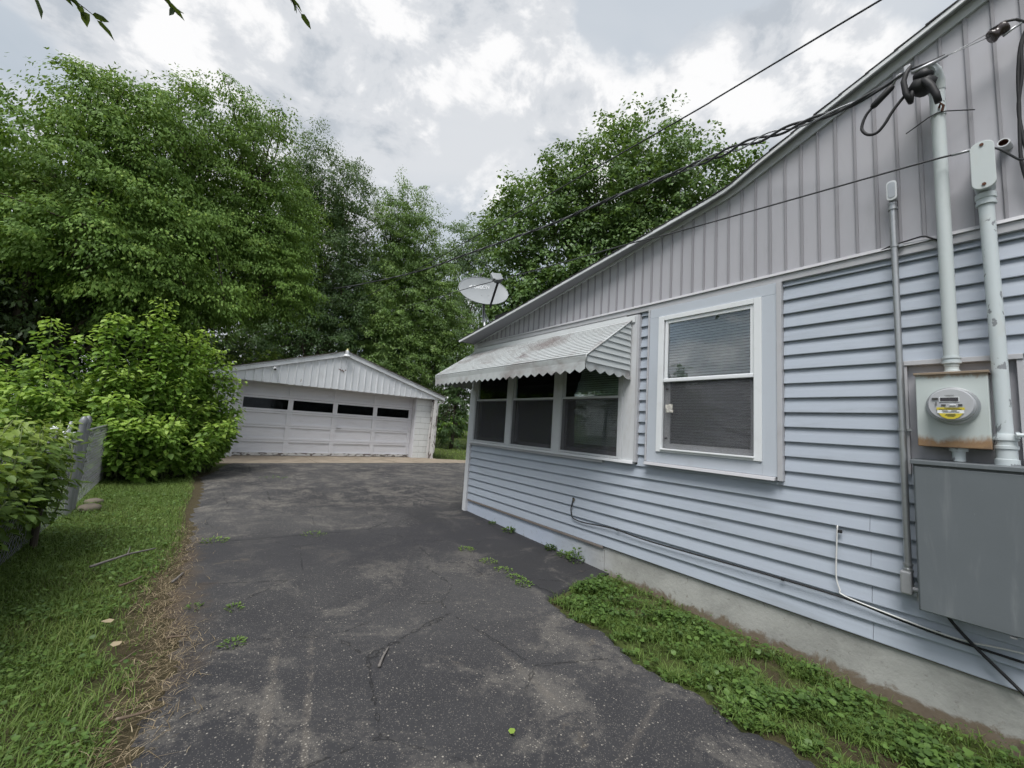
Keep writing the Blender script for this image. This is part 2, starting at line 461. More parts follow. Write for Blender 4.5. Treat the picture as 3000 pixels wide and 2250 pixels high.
    c = t.mix(c, (0.012, 0.012, 0.013), t.math('MULTIPLY', crack, 0.62))
    sy = t.math('ABSOLUTE', t.math('SUBTRACT', t.math('ADD', y, t.math('MULTIPLY', t.math('SUBTRACT', t.noise(6, 4), 0.5), 0.14)), t.math('SUBTRACT', 4.58, t.math('MULTIPLY', x, 0.06))))
    seam = t.math('MULTIPLY', t.math('SUBTRACT', 1.0, t.step(sy, 0.004, 0.016)), t.math('SUBTRACT', 1.0, t.step(x, 1.2, 1.5)))
    c = t.mix(c, (0.016, 0.015, 0.014), t.math('MULTIPLY', seam, 0.8))
    dk = t.math('MULTIPLY', t.step(t.math('ADD', t.math('SUBTRACT', 4.58, y), t.math('MULTIPLY', t.noise(2.5, 4), 0.3)), 0.10, 0.2), t.math('SUBTRACT', 1.0, t.step(t.math('SUBTRACT', 4.58, y), 0.8, 1.5)))
    c = t.mix(c, (0.036, 0.036, 0.041), t.math('MULTIPLY', dk, 0.6))
    # earth and brown crumbs at the lawn edge, tan silt in patches
    edge = t.math('SUBTRACT', 1.0, t.step(t.math('ADD', x, t.math('MULTIPLY', t.noise(3.5, 5, 0.7), 0.55)), 0.20, 0.48))
    edge = t.math('MULTIPLY', edge, t.math('MULTIPLY', t.step(y, 2.1, 2.6), t.math('SUBTRACT', 1.0, t.step(y, 4.2, 5.4))))
    c = t.mix(c, (0.085, 0.062, 0.042), t.math('MULTIPLY', edge, 0.85))
    silt = t.step(t.noise(2.1, 6, 0.7, 0.7, (1, 1.4, 1), (9, 6, 0)), 0.63, 0.76)
    c = t.mix(c, (0.20, 0.165, 0.12), t.math('MULTIPLY', silt, 0.55))
    t.color(c)
    hgt = t.math('ADD', t.math('MULTIPLY', on, 0.5), t.math('ADD', t.math('MULTIPLY', fine, 0.7), t.math('MULTIPLY', crack, -1.5)))
    t.bump(hgt, 0.55, 0.004)
    t.bump(t.noise(3, 4), 0.25, 0.03)
    return t.m


def ground_mat():
    t = MT('lawn earth', 0.95, 0.15)
    x, y, z = t.xyz()
    g = t.noise(7, 6, 0.65)
    c = t.mix((0.05, 0.068, 0.02), (0.095, 0.125, 0.035), t.step(g, 0.35, 0.7))
    f = t.noise(38, 5, 0.7)
    c = t.mix(c, (0.03, 0.038, 0.014), t.step(f, 0.5, 0.7))
    near = t.math('SUBTRACT', 1.0, t.step(y, 9.0, 11.0))
    d = t.math('MULTIPLY', t.step(t.noise(2.4, 5, 0.6, 0.4), 0.46, 0.62), near)
    mg = t.math('MULTIPLY', t.step(t.math('ADD', x, t.math('MULTIPLY', t.noise(4, 5, 0.7), 0.35)), -0.20, 0.06), t.math('SUBTRACT', 1.0, t.step(x, 0.5, 0.8)))
    d = t.math('MAXIMUM', d, t.math('MULTIPLY', mg, near))
    c = t.mix(c, t.mix((0.05, 0.036, 0.024), (0.10, 0.078, 0.052), f), t.math('MULTIPLY', d, 0.85))
    t.color(c)
    t.bump(t.math('ADD', f, g), 0.8, 0.03)
    return t.m


def concrete_mat(name, a, b, dirt, k):
    t = MT(name, 0.85, 0.25)
    n = t.noise(2.4, 7, 0.65, 0.3)
    c = t.mix(a, b, t.step(n, 0.3, 0.7))
    c = t.mix(c, dirt, t.math('MULTIPLY', t.step(t.noise(5.5, 7, 0.7, 0.6, None, (3, 8, 1)), 0.5, 0.72), k))
    f = t.noise(80, 4, 0.7)
    c = t.mix(c, sc(a, 0.6), t.math('MULTIPLY', t.step(f, 0.6, 0.8), 0.5))
    t.color(c)
    t.bump(f, 0.4, 0.004)
    return t.m


def foundation_mat():
    """painted pale blue at the far half, bare grey parging nearer, soil splash and flaked paint low down"""
    t = MT('foundation', 0.85, 0.2)
    x, y, z = t.xyz()
    n = t.noise(3.0, 7, 0.65, 0.3)
    blue = t.mix((0.42, 0.475, 0.58), (0.49, 0.54, 0.63), n)
    grey = t.mix((0.30, 0.30, 0.285), (0.43, 0.43, 0.41), t.step(n, 0.3, 0.7))
    c = t.mix(grey, blue, t.step(t.math('ADD', y, t.math('MULTIPLY', t.noise(1.5, 4), 0.8)), 2.75, 3.7))
    e = t.math('ADD', z, t.math('MULTIPLY', t.math('SUBTRACT', t.noise(4.5, 8, 0.75, 0.8), 0.5), 0.26))
    soil = t.math('SUBTRACT', 1.0, t.step(e, -0.075, -0.035))
    soil = t.math('MULTIPLY', soil, t.math('SUBTRACT', 1.0, t.step(y, 2.3, 2.6)))
    c = t.mix(c, t.mix((0.13, 0.095, 0.065), (0.21, 0.165, 0.12), t.noise(26, 4)), t.math('MULTIPLY', soil, 0.92))
    sp = t.step(t.noise(22, 5, 0.7, 0.2, None, (3, 2, 2)), 0.60, 0.68)
    c = t.mix(c, (0.17, 0.155, 0.14), t.math('MULTIPLY', sp, 0.45))
    fl = t.step(t.noise(4.5, 6, 0.62, 0.6, None, (1, 7, 4)), 0.66, 0.685)
    c = t.mix(c, (0.24, 0.20, 0.155), t.math('MULTIPLY', fl, 0.8))
    t.color(c)
    t.bump(t.noise(40, 5, 0.65), 0.5, 0.006)
    t.bump(t.math('SUBTRACT', 1.0, fl), 0.4, 0.004)
    return t.m


def meter_box_mat():
    """pale enamel rusting along the bottom edge and the upper lip"""
    t = MT('meter box enamel', 0.42, 0.4)
    x, y, z = t.xyz()
    c = t.mix((0.46, 0.515, 0.51), (0.53, 0.575, 0.565), t.noise(6, 5))
    e = t.math('ADD', z, t.math('MULTIPLY', t.math('SUBTRACT', t.noise(9, 6, 0.7, 0.3, (1, 1, 0.6)), 0.5), 0.11))
    lo = t.math('SUBTRACT', 1.0, t.step(e, 1.282, 1.326))
    hi = t.step(t.math('ADD', z, t.math('MULTIPLY', t.math('SUBTRACT', t.noise(20, 6, 0.7, 0.3, (1, 1, 0.4), (3, 3, 3)), 0.5), 0.10)), 1.606, 1.628)
    rust = t.math('MAXIMUM', lo, t.math('MULTIPLY', hi, 0.8))
    rc = t.mix(t.mix((0.34, 0.20, 0.07), (0.17, 0.075, 0.035), t.noise(28, 5, 0.7)), (0.10, 0.05, 0.03), t.step(e, 1.27, 1.235))
    c = t.mix(c, rc, t.math('MULTIPLY', rust, 0.9))
    c = t.mix(c, (0.34, 0.37, 0.36), t.math('MULTIPLY', t.step(t.noise(14, 6, 0.7), 0.58, 0.75), 0.4))
    t.color(c)
    t.rough(t.math('ADD', 0.38, t.math('MULTIPLY', rust, 0.5)))
    t.bump(t.math('MULTIPLY', rust, t.noise(60, 4, 0.7)), 0.4, 0.003)
    return t.m


M['asphalt'] = asphalt_mat()
M['ground'] = ground_mat()
M['apron'] = concrete_mat('old concrete', (0.24, 0.20, 0.155), (0.33, 0.28, 0.22), (0.12, 0.105, 0.08), 0.6)
M['foundation'] = foundation_mat()
M['meter_box'] = meter_box_mat()


# ------------------------------------------------------------------ mesh helpers
class MB:
    def __init__(self):
        self.v, self.f = [], []

    def add(self, vs, fs):
        k = len(self.v)
        self.v += [tuple(p) for p in vs]
        self.f += [tuple(i + k for i in q) for q in fs]
        return self

    def box(self, x0, x1, y0, y1, z0, z1):
        x0, x1 = min(x0, x1), max(x0, x1)
        y0, y1 = min(y0, y1), max(y0, y1)
        z0, z1 = min(z0, z1), max(z0, z1)
        vs = [(x0, y0, z0), (x1, y0, z0), (x1, y1, z0), (x0, y1, z0), (x0, y0, z1), (x1, y0, z1), (x1, y1, z1), (x0, y1, z1)]
        return self.add(vs, [(0, 3, 2, 1), (4, 5, 6, 7), (0, 1, 5, 4), (1, 2, 6, 5), (2, 3, 7, 6), (3, 0, 4, 7)])

    def prism(self, poly, axis, a, b):
        """poly: 2-D points in the two other axes (in x,y,z order), extruded from a to b along axis"""
        n = len(poly)

        def put(p, t):
            return {'x': (t, p[0], p[1]), 'y': (p[0], t, p[1]), 'z': (p[0], p[1], t)}[axis]
        vs = [put(p, a) for p in poly] + [put(p, b) for p in poly]
        fs = [tuple(range(n))[::-1], tuple(range(n, 2 * n))] + [(i, (i + 1) % n, n + (i + 1) % n, n + i) for i in range(n)]
        return self.add(vs, fs)

    def tube(self, pts, r, n=8, caps=True):
        P = [Vector(p) for p in pts]
        rs = list(r) if hasattr(r, '__len__') else [r] * len(P)
        k = len(self.v)
        up = Vector((0.123, 0.331, 0.93)).normalized()
        side = None
        for i, p in enumerate(P):
            d = (P[min(i + 1, len(P) - 1)] - P[max(i - 1, 0)])
            d = d.normalized() if d.length > 1e-9 else Vector((0, 0, 1))
            if side is None:
                side = d.cross(up)
                if side.length < 0.05:
                    side = d.cross(Vector((1, 0, 0)))
            side = (side - d * side.dot(d)).normalized()
            w = d.cross(side)
            for j in range(n):
                a = 2 * math.pi * j / n
                q = p + (side * math.cos(a) + w * math.sin(a)) * rs[i]
                self.v.append(tuple(q))
        for i in range(len(P) - 1):
            for j in range(n):
                a, b = k + i * n + j, k + i * n + (j + 1) % n
                self.f.append((a, b, b + n, a + n))
        if caps:
            self.f.append(tuple(k + j for j in range(n))[::-1])
            self.f.append(tuple(k + (len(P) - 1) * n + j for j in range(n)))
        return self

    def lathe(self, prof, origin, axis='z', n=24):
        """prof: (radius, height) pairs along axis"""
        k = len(self.v)
        ox, oy, oz = origin
        for r, h in prof:
            for j in range(n):
                a = 2 * math.pi * j / n
                c, s = r * math.cos(a), r * math.sin(a)
                self.v.append({'z': (ox + c, oy + s, oz + h), 'x': (ox + h, oy + c, oz + s), 'y': (ox + s, oy + h, oz + c)}[axis])
        for i in range(len(prof) - 1):
            for j in range(n):
                a, b = k + i * n + j, k + i * n + (j + 1) % n
                self.f.append((a, b, b + n, a + n))
        self.f.append(tuple(k + j for j in range(n))[::-1])
        self.f.append(tuple(k + (len(prof) - 1) * n + j for j in range(n)))
        return self

    def build(self, name, mat, parent=None, smooth=False, bevel=0.0):
        me = bpy.data.meshes.new(name)
        me.from_pydata(self.v, [], self.f)
        me.update()
        bm = bmesh.new()
        bm.from_mesh(me)
        bmesh.ops.recalc_face_normals(bm, faces=bm.faces)
        bm.to_mesh(me)
        bm.free()
        return link(name, me, mat, parent, smooth, bevel)


def link(name, me, mat, parent=None, smooth=False, bevel=0.0):
    o = bpy.data.objects.new(name, me)
    COL.objects.link(o)
    me.materials.append(M[mat] if isinstance(mat, str) else mat)
    if smooth:
        me.polygons.foreach_set('use_smooth', [True] * len(me.polygons))
        if smooth == 'auto':
            try:
                me.set_sharp_from_angle(angle=R(35))
            except Exception:
                pass
    if parent is not None:
        o.parent = parent
        o.matrix_parent_inverse = WORLD_OF[parent.name].inverted()
    WORLD_OF[o.name] = Matrix.Identity(4)
    if bevel:
        b = o.modifiers.new('edge', 'BEVEL')
        b.width = bevel
        b.segments = 2
        b.limit_method = 'ANGLE'
        b.angle_limit = R(40)
    return o


WORLD_OF = {}


def thing(name, loc, label, cat, group=None):
    o = bpy.data.objects.new(name, None)
    o.empty_display_size = 0.1
    COL.objects.link(o)
    o.location = loc
    WORLD_OF[o.name] = Matrix.Translation(loc)
    return tag(o, label, cat, group)


def tag(o, label=None, cat=None, group=None, kind=None):
    if label:
        o['label'] = label
    if cat:
        o['category'] = cat
    if group:
        o['group'] = group
    if kind:
        o['kind'] = kind
    return o


def box(name, mat, parent, *b, bevel=0.0):
    return MB().box(*b).build(name, mat, parent, False, bevel)


def quads(name, V, tint, mat, parent=None, nv=4, faces=((0, 1, 2, 3),)):
    """many small leaf faces in one mesh; V has nv vertices for each leaf"""
    V = np.ascontiguousarray(V.reshape(-1, 3), dtype=np.float32)
    N = len(V) // nv
    F = np.array(faces, dtype=np.int32)
    idx = (np.arange(N, dtype=np.int32)[:, None, None] * nv + F[None]).reshape(-1)
    me = bpy.data.meshes.new(name)
    me.vertices.add(len(V))
    me.vertices.foreach_set('co', V.ravel())
    me.loops.add(len(idx))
    me.loops.foreach_set('vertex_index', idx)
    nf = N * len(F)
    k = F.shape[1]
    me.polygons.add(nf)
    me.polygons.foreach_set('loop_start', np.arange(nf, dtype=np.int32) * k)
    me.polygons.foreach_set('loop_total', np.full(nf, k, dtype=np.int32))
    at = me.attributes.new('tint', 'FLOAT', 'POINT')
    at.data.foreach_set('value', np.repeat(np.asarray(tint, dtype=np.float32), nv))
    me.update(calc_edges=True)
    return link(name, me, mat, parent)


def unit(a):
    return a / np.maximum(np.linalg.norm(a, axis=-1, keepdims=True), 1e-9)


LEAF6 = ((0, 1, 3, 2), (0, 4, 5, 1))


def leaf_kite(P, D, Nn, L, W):
    """pointed leaf: base, side, tip, side"""
    S = unit(np.cross(D, Nn))
    U = unit(np.cross(S, D))
    L, W = L[:, None], W[:, None]
    mid = P + D * L * 0.42 - U * L * 0.06
    return np.stack([P, mid + S * W * 0.5, P + D * L - U * L * 0.16, mid - S * W * 0.5], 1)


def leaf_six(P, D, Nn, L, W):
    """folded leaf with two halves: base, tip, left pair, right pair"""
    S = unit(np.cross(D, Nn))
    U = unit(np.cross(S, D))
    L, W = L[:, None], W[:, None]
    a = P + D * L * 0.16 + U * W * 0.10
    b = P + D * L * 0.62 + U * W * 0.08
    return np.stack([P, P + D * L - U * L * 0.12, a + S * W * 0.46, b + S * W * 0.42, a - S * W * 0.46, b - S * W * 0.42], 1)


# ------------------------------------------------------------------ ground
def ss(a, b, x):
    t = np.clip((np.asarray(x, float) - a) / (b - a), 0, 1)
    return t * t * (3 - 2 * t)


def gz(x, y):
    """the yard falls a little towards the near part of the house"""
    y = np.asarray(y, float)
    fall = 0.012 + 0.021 * np.clip(5.2 - y, 0, 6)
    return -fall * ss(0.3, 2.8, x) * ss(6.4, 4.6, y)


def grid_mesh(name, X, Y, Z, mat):
    """X,Y,Z arrays (rows, cols)"""
    r, c = X.shape
    V = np.stack([X, Y, Z], -1).reshape(-1, 3)
    i = np.arange(r * c).reshape(r, c)
    F = np.stack([i[:-1, :-1], i[:-1, 1:], i[1:, 1:], i[1:, :-1]], -1).reshape(-1, 4)
    me = bpy.data.meshes.new(name)
    me.from_pydata(V.tolist(), [], F.tolist())
    me.update()
    return link(name, me, mat, None, True)


ax = np.unique(np.concatenate([np.linspace(-140, -8, 14), np.linspace(-8, 9, 86), np.linspace(9, 160, 16)]))
ay = np.unique(np.concatenate([np.linspace(-120, -3, 12), np.linspace(-3, 14, 86), np.linspace(14, 240, 18)]))
gX, gY = np.meshgrid(ax, ay)
gN = 0.012 * np.sin(gX * 3.1 + gY * 1.7) * np.cos(gY * 2.3) * (np.abs(gX) < 9) * (gY < 14)
o = grid_mesh('ground', gX, gY, gz(gX, gY) - 0.022 + gN * 0.6, 'ground')
tag(o, kind='structure')

EDGE_L = [(-3, -0.25), (1.0, -0.14), (1.9, -0.09), (2.1, -0.06), (2.4, 0.0), (2.75, 0.02), (3.2, -0.06), (3.7, -0.05), (4.25, 0.0), (5.0, 0.03), (6.0, -0.02), (7.4, 0.05), (8.9, 0.0), (10.0, 0.28), (11.1, 0.45)]
EDGE_R = [(-3, 2.35), (0.57, 2.20), (0.75, 2.21), (0.9, 2.12), (0.97, 2.16), (1.11, 2.20), (1.25, 2.155), (1.47, 2.13), (1.63, 2.20), (1.79, 2.25), (1.98, 2.18), (2.17, 2.20), (2.32, 2.24), (2.40, 2.6), (2.44, 3.14), (5.06, 3.14), (5.10, 4.2), (5.2, 7.6), (11.1, 7.6)]


def edge(tab, y):
    return np.interp(y, [p[0] for p in tab], [p[1] for p in tab])


dy = np.unique(np.concatenate([np.linspace(-3, 0.4, 12), np.linspace(0.4, 5.3, 190), np.linspace(5.3, 11.08, 80)]))
wob = 0.022 * np.sin(dy * 23) + 0.016 * np.sin(dy * 51 + 1) + 0.010 * np.sin(dy * 97 + 2)
eL, eR = edge(EDGE_L, dy) + wob, edge(EDGE_R, dy) + np.where((dy < 2.35), 0.7 * wob[::-1], 0)
u = np.linspace(0, 1, 46)
dX = eL[:, None] + (eR - eL)[:, None] * u[None]
dY = np.repeat(dy[:, None], 46, 1)
dZ = gz(dX, dY) + 0.004 + 0.004 * np.sin(dX * 4.3 + dY * 1.9) * np.sin(dY * 3.1)
dZ[:, 0] -= 0.035
dZ[:, -1] -= np.where(dy < 2.4, 0.03, 0.0)
o = grid_mesh('driveway', dX, dY, dZ, 'asphalt')
tag(o, kind='structure')

# concrete apron in front of the garage: slabs with joints
apr = thing('concrete_apron', (3.5, 11.9, 0), None, None)
tag(apr, kind='structure')
for x0, x1 in ((0.28, 2.36), (2.375, 4.46), (4.475, 6.30)):
    MB().box(x0, x1, 11.04, 13.2, -0.1, 0.012).build('slab', 'apron', apr, False, 0.006)
MB().prism([(6.315, 11.06), (7.6, 11.00), (9.0, 10.5), (9.0, 11.2), (7.5, 11.75), (6.315, 12.25)], 'z', -0.1, 0.008).build('slab', 'apron', apr, False, 0.006)


# ------------------------------------------------------------------ house
XW = 3.108           # outer face of the siding
COURSE = 0.098
Z0 = 0.161
house = thing('house', (3.2, 1.0, 0), 'blue grey sided house with grey vertical-board gable beside the driveway', 'house')


def panel_top(y):
    return 3.148 + (1.36 - y) * (0.1935 if y >= 1.36 else 0.413)


def frieze_h(y):
    return 0.006 + (0.058 - 0.006) * (1 - float(ss(1.36, 5.06, y))) if y > 1.36 else 0.058


def overhang(y):
    return 0.06 if y < 1.36 else 0.06 + 0.21 * (y - 1.36) / (5.06 - 1.36)


def board(y0, y1, k, ztop=None):
    z = Z0 + COURSE * k
    zt = z + COURSE + 0.006 if ztop is None else ztop
    f = min(1.0, (zt - z) / (COURSE + 0.006))
    poly = [(XW + 0.001, z), (XW + 0.018, z + 0.002), (XW + 0.026, zt), (XW + 0.0215 * f, zt), (XW + 0.009 * f, z + (zt - z) * 0.5), (XW, z + 0.004)]
    MB().prism(poly, 'y', y0, y1).build('siding_board', 'siding', house)


for k in range(0, 8):                                  # full courses below the windows
    cuts = [-3.0, 0.60 - 0.9 * (k % 2), 2.9 + 0.5 * ((k * 3) % 4) if k < 6 else 4.24, 4.985]
    for a, b in zip(cuts[:-1], cuts[1:]):
        board(a + 0.001, b - 0.001, k)
for k in range(8, 23):
    zt = min(Z0 + COURSE * (k + 1) + 0.006, 2.353)
    if Z0 + COURSE * k > 2.34:
        continue
    board(2.079, 2.171, k, zt)                            # the strip between the two windows
    z = Z0 + COURSE * k
    if z < 1.10 or z >= 1.72:
        board(-3.0, 1.024, k, zt)
    else:
        board(0.428, 1.024, k, zt)
        board(-3.0, 0.012, k, zt)
board(1.025, 2.0785, 8, 0.974)
board(2.1715, 4.985, 8, 0.957)
# backing behind the skin, coloured near-black to paint the rooms dark
box('wall_core', 'interior', house, 3.34, 9.6, -3.0, 4.95, -0.1, 2.9)
MB().prism([(5.02, -0.1), (5.02, 2.43), (1.36, 3.13), (-3.0, 4.9), (-3.0, -0.1)][::-1], 'x', 3.325, 3.335).build('dark_backing', 'interior', house)
for k in range(0, 24):                                 # the eave wall round the corner
    z = Z0 + COURSE * k
    poly = [(5.062, z), (5.048, z), (5.04, z + 0.104), (5.0475, z + 0.104)]
    MB().prism(poly, 'x', 3.14, 9.7).build('siding_board', 'siding', house)
# corner board, foundation, flashing, trim band
box('corner_board', 'trim_old', house, 3.088, 3.135, 4.99, 5.075, -0.06, 2.42, bevel=0.004)
yy = [4.98, 2.512, 2.506, 0.9, -0.9, -3.0]
for a, b in ((4.985, 2.513), (2.507, -0.2), (-0.206, -3.0)):
    box('foundation', 'foundation', house, 3.128, 3.33, b, a, -0.4, Z0 + 0.01)
box('foundation', 'foundation', house, 3.15, 9.6, 4.72, 5.03, -0.4, Z0 + 0.01)
box('flashing', 'trim_brown', house, 3.106, 3.130, 2.52, 4.97, Z0 - 0.024, Z0 - 0.002, bevel=0.003)
box('starter_strip', 'trim_brown', house, 3.117, 3.130, -3.0, 2.515, Z0 - 0.008, Z0 + 0.004)
box('trim_band', 'trim_mauve', house, 3.092, 3.128, -3.0, 5.0, 2.353, 2.402, bevel=0.003)
MB().prism([(3.080, 2.402), (3.128, 2.402), (3.128, 2.424), (3.088, 2.424)], 'y', -3.0, 5.0).build('trim_cap', 'trim_mauve', house, False, 0.002)

# gable: vertical boards with raised ribs
SP = 0.0975
n0 = int((5.0 - 1.297) / SP)
yb = [1.297 + SP * i for i in range(n0, -28, -1)]
for i, y in enumerate(yb):
    ya, yc = y, y - SP
    ta, tc = panel_top(ya) - 0.001, panel_top(yc) - 0.001
    if ya > 1.36 > yc:
        poly = [(ya, 2.424), (yc, 2.424), (yc, tc), (1.36, panel_top(1.36) - 0.001), (ya, ta)]
    else:
        poly = [(ya, 2.424), (yc, 2.424), (yc, tc), (ya, ta)]
    MB().prism(poly, 'x', XW + 0.004, XW + 0.02).build('gable_board', 'gable', house)
    w = 0.0085 if i % 2 else 0.0065
    rib = [(y + w, 2.424), (y - w, 2.424), (y - w, panel_top(y - w) - 0.002), (y + w, panel_top(y + w) - 0.002)]
    k = MB()
    k.prism(rib, 'x', XW - 0.008, XW + 0.0035)
    k.build('batten', 'gable_rib', house, False, 0.0025)

# rake: frieze on the wall, soffit, fascia, drip edge, shingles
st = [5.085, 4.7, 4.2, 3.7, 3.2, 2.7, 2.2, 1.8, 1.55, 1.40, 1.32, 1.15, 0.9, 0.5, 0.0, -1.0, -3.0]


def loft(secs, name, mat, bevel=0.0):
    """secs: list of closed sections with equal point counts"""
    n = len(secs[0])
    b = MB()
    vs = [p for s in secs for p in s]
    fs = []
    for i in range(len(secs) - 1):
        for j in range(n):
            a, c = i * n + j, i * n + (j + 1) % n
            fs.append((a, c, c + n, a + n))
    fs += [tuple(range(n))[::-1], tuple(range((len(secs) - 1) * n, len(secs) * n))]
    b.add(vs, fs)
    return b.build(name, mat, house, False, bevel)


def zs(y):
    return panel_top(y) + frieze_h(y) + (0.004 if y < 5 else 0.002)


def zo(y):
    """height of the outer soffit edge: the low pitch hangs a little below the wall line"""
    return zs(y) - float(np.interp(y, [1.15, 1.5, 2.0, 3.0, 5.085], [0.0, 0.030, 0.034, 0.028, 0.012]))


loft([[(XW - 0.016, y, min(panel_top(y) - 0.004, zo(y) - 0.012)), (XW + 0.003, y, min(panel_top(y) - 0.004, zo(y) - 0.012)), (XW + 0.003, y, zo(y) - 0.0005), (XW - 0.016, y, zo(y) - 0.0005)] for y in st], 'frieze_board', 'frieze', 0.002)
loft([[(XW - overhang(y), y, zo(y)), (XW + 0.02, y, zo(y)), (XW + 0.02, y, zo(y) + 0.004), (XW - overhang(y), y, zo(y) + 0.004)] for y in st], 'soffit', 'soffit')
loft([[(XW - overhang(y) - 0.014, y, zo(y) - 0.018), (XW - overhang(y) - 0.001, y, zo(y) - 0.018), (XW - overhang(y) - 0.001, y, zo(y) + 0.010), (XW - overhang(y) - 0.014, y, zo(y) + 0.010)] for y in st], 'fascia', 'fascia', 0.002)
# shingle courses: each a slab across the roof, butts stepped
ys, yv = [], 5.13
while yv > -2.9:
    ys.append(yv)
    yv -= 0.135
rz = lambda y: zo(min(y, 5.085)) + 0.010 - max(0, y - 5.085) * 0.19
for i in range(len(ys) - 1):
    a, b = ys[i], ys[i + 1] - 0.02
    ov = overhang(min(a, 5.06)) + 0.018 + random.uniform(-0.003, 0.005)
    ov2 = overhang(min(b, 5.06)) + 0.018
    V = [(XW - ov, a, rz(a) + 0.004), (XW - ov, a, rz(a) + 0.014), (XW - ov2, b, rz(b) + 0.006), (XW - ov2, b, rz(b) - 0.002),
         (9.9, a, rz(a) + 0.004), (9.9, a, rz(a) + 0.016), (9.9, b, rz(b) + 0.006), (9.9, b, rz(b) - 0.002)]
    MB().add(V, [(0, 1, 2, 3), (7, 6, 5, 4), (0, 4, 5, 1), (1, 5, 6, 2), (2, 6, 7, 3), (3, 7, 4, 0)]).build('shingle_course', 'shingle', house)


# ------------------------------------------------------------------ windows of the house
def ring(m, y0, y1, z0, z1, w, x0, x1, wt=None, wb=None):
    """rectangular frame as four bars"""
    wt, wb = wt or w, wb or w
    m.box(x0, x1, y0, y0 + w, z0, z1)
    m.box(x0, x1, y1 - w, y1, z0, z1)
    m.box(x0 + 0.0015, x1 - 0.0015, y0 + w, y1 - w, z0, z0 + wb)
    m.box(x0 + 0.0015, x1 - 0.0015, y0 + w, y1 - w, z1 - wt, z1)
    return m


def slats(win, y0, y1, z0, z1, x, mat, step=0.0205):
    base = None
    z = z0 + 0.01
    while z < z1:
        if base is None:
            w = 0.0055
            base = MB().add([(-w, y0, -0.0105), (w, y0, 0.0105), (w, y1, 0.0105), (-w, y1, -0.0105), (-0.002, y0, 0.001), (-0.002, y1, 0.001)], [(0, 4, 5, 3), (4, 1, 2, 5)])
            o = base.build('blind_slat', mat, win, True)
            me = o.data
        else:
            o = bpy.data.objects.new('blind_slat', me)
            COL.objects.link(o)
            o.parent = win
            o.matrix_parent_inverse = WORLD_OF[win.name].inverted()
        o.location = (x, 0, z)
        z += step


# big window with the grey casing
win = ring(MB(), 1.15, 1.972, 1.09, 2.268, 0.052, 3.074, 3.17, 0.040, 0.030).build('window', 'vinyl', house, False, 0.003)
tag(win, 'white double hung window with half closed blind and foil scrap')
for q_ in ((3.084, 3.13, 1.972, 2.064, 0.998, 2.268), (3.084, 3.13, 1.058, 1.15, 0.998, 2.268), (3.0855, 3.13, 1.058, 2.064, 2.2695, 2.352), (3.0855, 3.13, 1.15, 1.972, 0.998, 1.0885)):
    box('casing_board', 'trim_grey', win, *q_, bevel=0.002)
box('edge_channel', 'trim_mauve', win, 3.076, 3.13, 1.026, 1.0565, 0.9745, 2.350, bevel=0.002)
box('edge_channel', 'trim_mauve', win, 3.076, 3.13, 2.0655, 2.079, 1.00, 2.350, bevel=0.002)
MB().prism([(3.050, 0.972), (3.13, 0.972), (3.13, 0.9965), (3.060, 0.9965)], 'y', 1.066, 2.072).build('sill', 'trim_mauve', win, False, 0.003)
ring(MB(), 1.2025, 1.912, 1.690, 2.2275, 0.026, 3.086, 3.120, 0.030, 0.026).build('sash', 'vinyl', win, False, 0.002)
ring(MB(), 1.2025, 1.9195, 1.1205, 1.716, 0.040, 3.128, 3.160, 0.028, 0.045).build('sash', 'vinyl', win, False, 0.002)
box('sill', 'vinyl', win, 3.058, 3.09, 1.20, 1.925, 1.108, 1.121, bevel=0.003)
box('meeting_rail', 'vinyl', win, 3.078, 3.125, 1.204, 1.918, 1.684, 1.712, bevel=0.004)
box('pane', 'glass', win, 3.100, 3.104, 1.228, 1.887, 1.715, 2.198)
box('pane', 'glass', win, 3.142, 3.146, 1.242, 1.880, 1.165, 1.69)
box('screen', 'screen', win, 3.098, 3.0995, 1.2025, 1.9195, 1.1215, 1.6835)
for z in (1.20, 1.62):
    box('latch', 'print', win, 3.118, 3.126, 1.893, 1.915, z, z + 0.014)
slats(win, 1.17, 1.958, 1.13, 2.23, 3.172, 'blind', 0.0235)
fm = MB()
for i in range(6):
    a = [(3.094 - random.uniform(0, 0.006), 1.862 + random.uniform(-0.030, 0.030), 1.459 + random.uniform(-0.034, 0.034)) for _ in range(4)]
    fm.add(a, [(0, 1, 2), (0, 2, 3), (1, 2, 3)])
nf = 7
g = [[(3.095 - random.uniform(0, 0.010), 1.829 + 0.066 * i / nf + random.uniform(-0.004, 0.004), 1.424 + 0.07 * j / nf + random.uniform(-0.004, 0.004)) for i in range(nf + 1)] for j in range(nf + 1)]
fm.add([p for r_ in g for p in r_], [(j * (nf + 1) + i, j * (nf + 1) + i + 1, (j + 1) * (nf + 1) + i + 1, (j + 1) * (nf + 1) + i) for i in range(nf) for j in range(nf)])
tag(fm.build('foil_scrap', 'foil', win), 'crumpled foil scrap stuck to the screen')

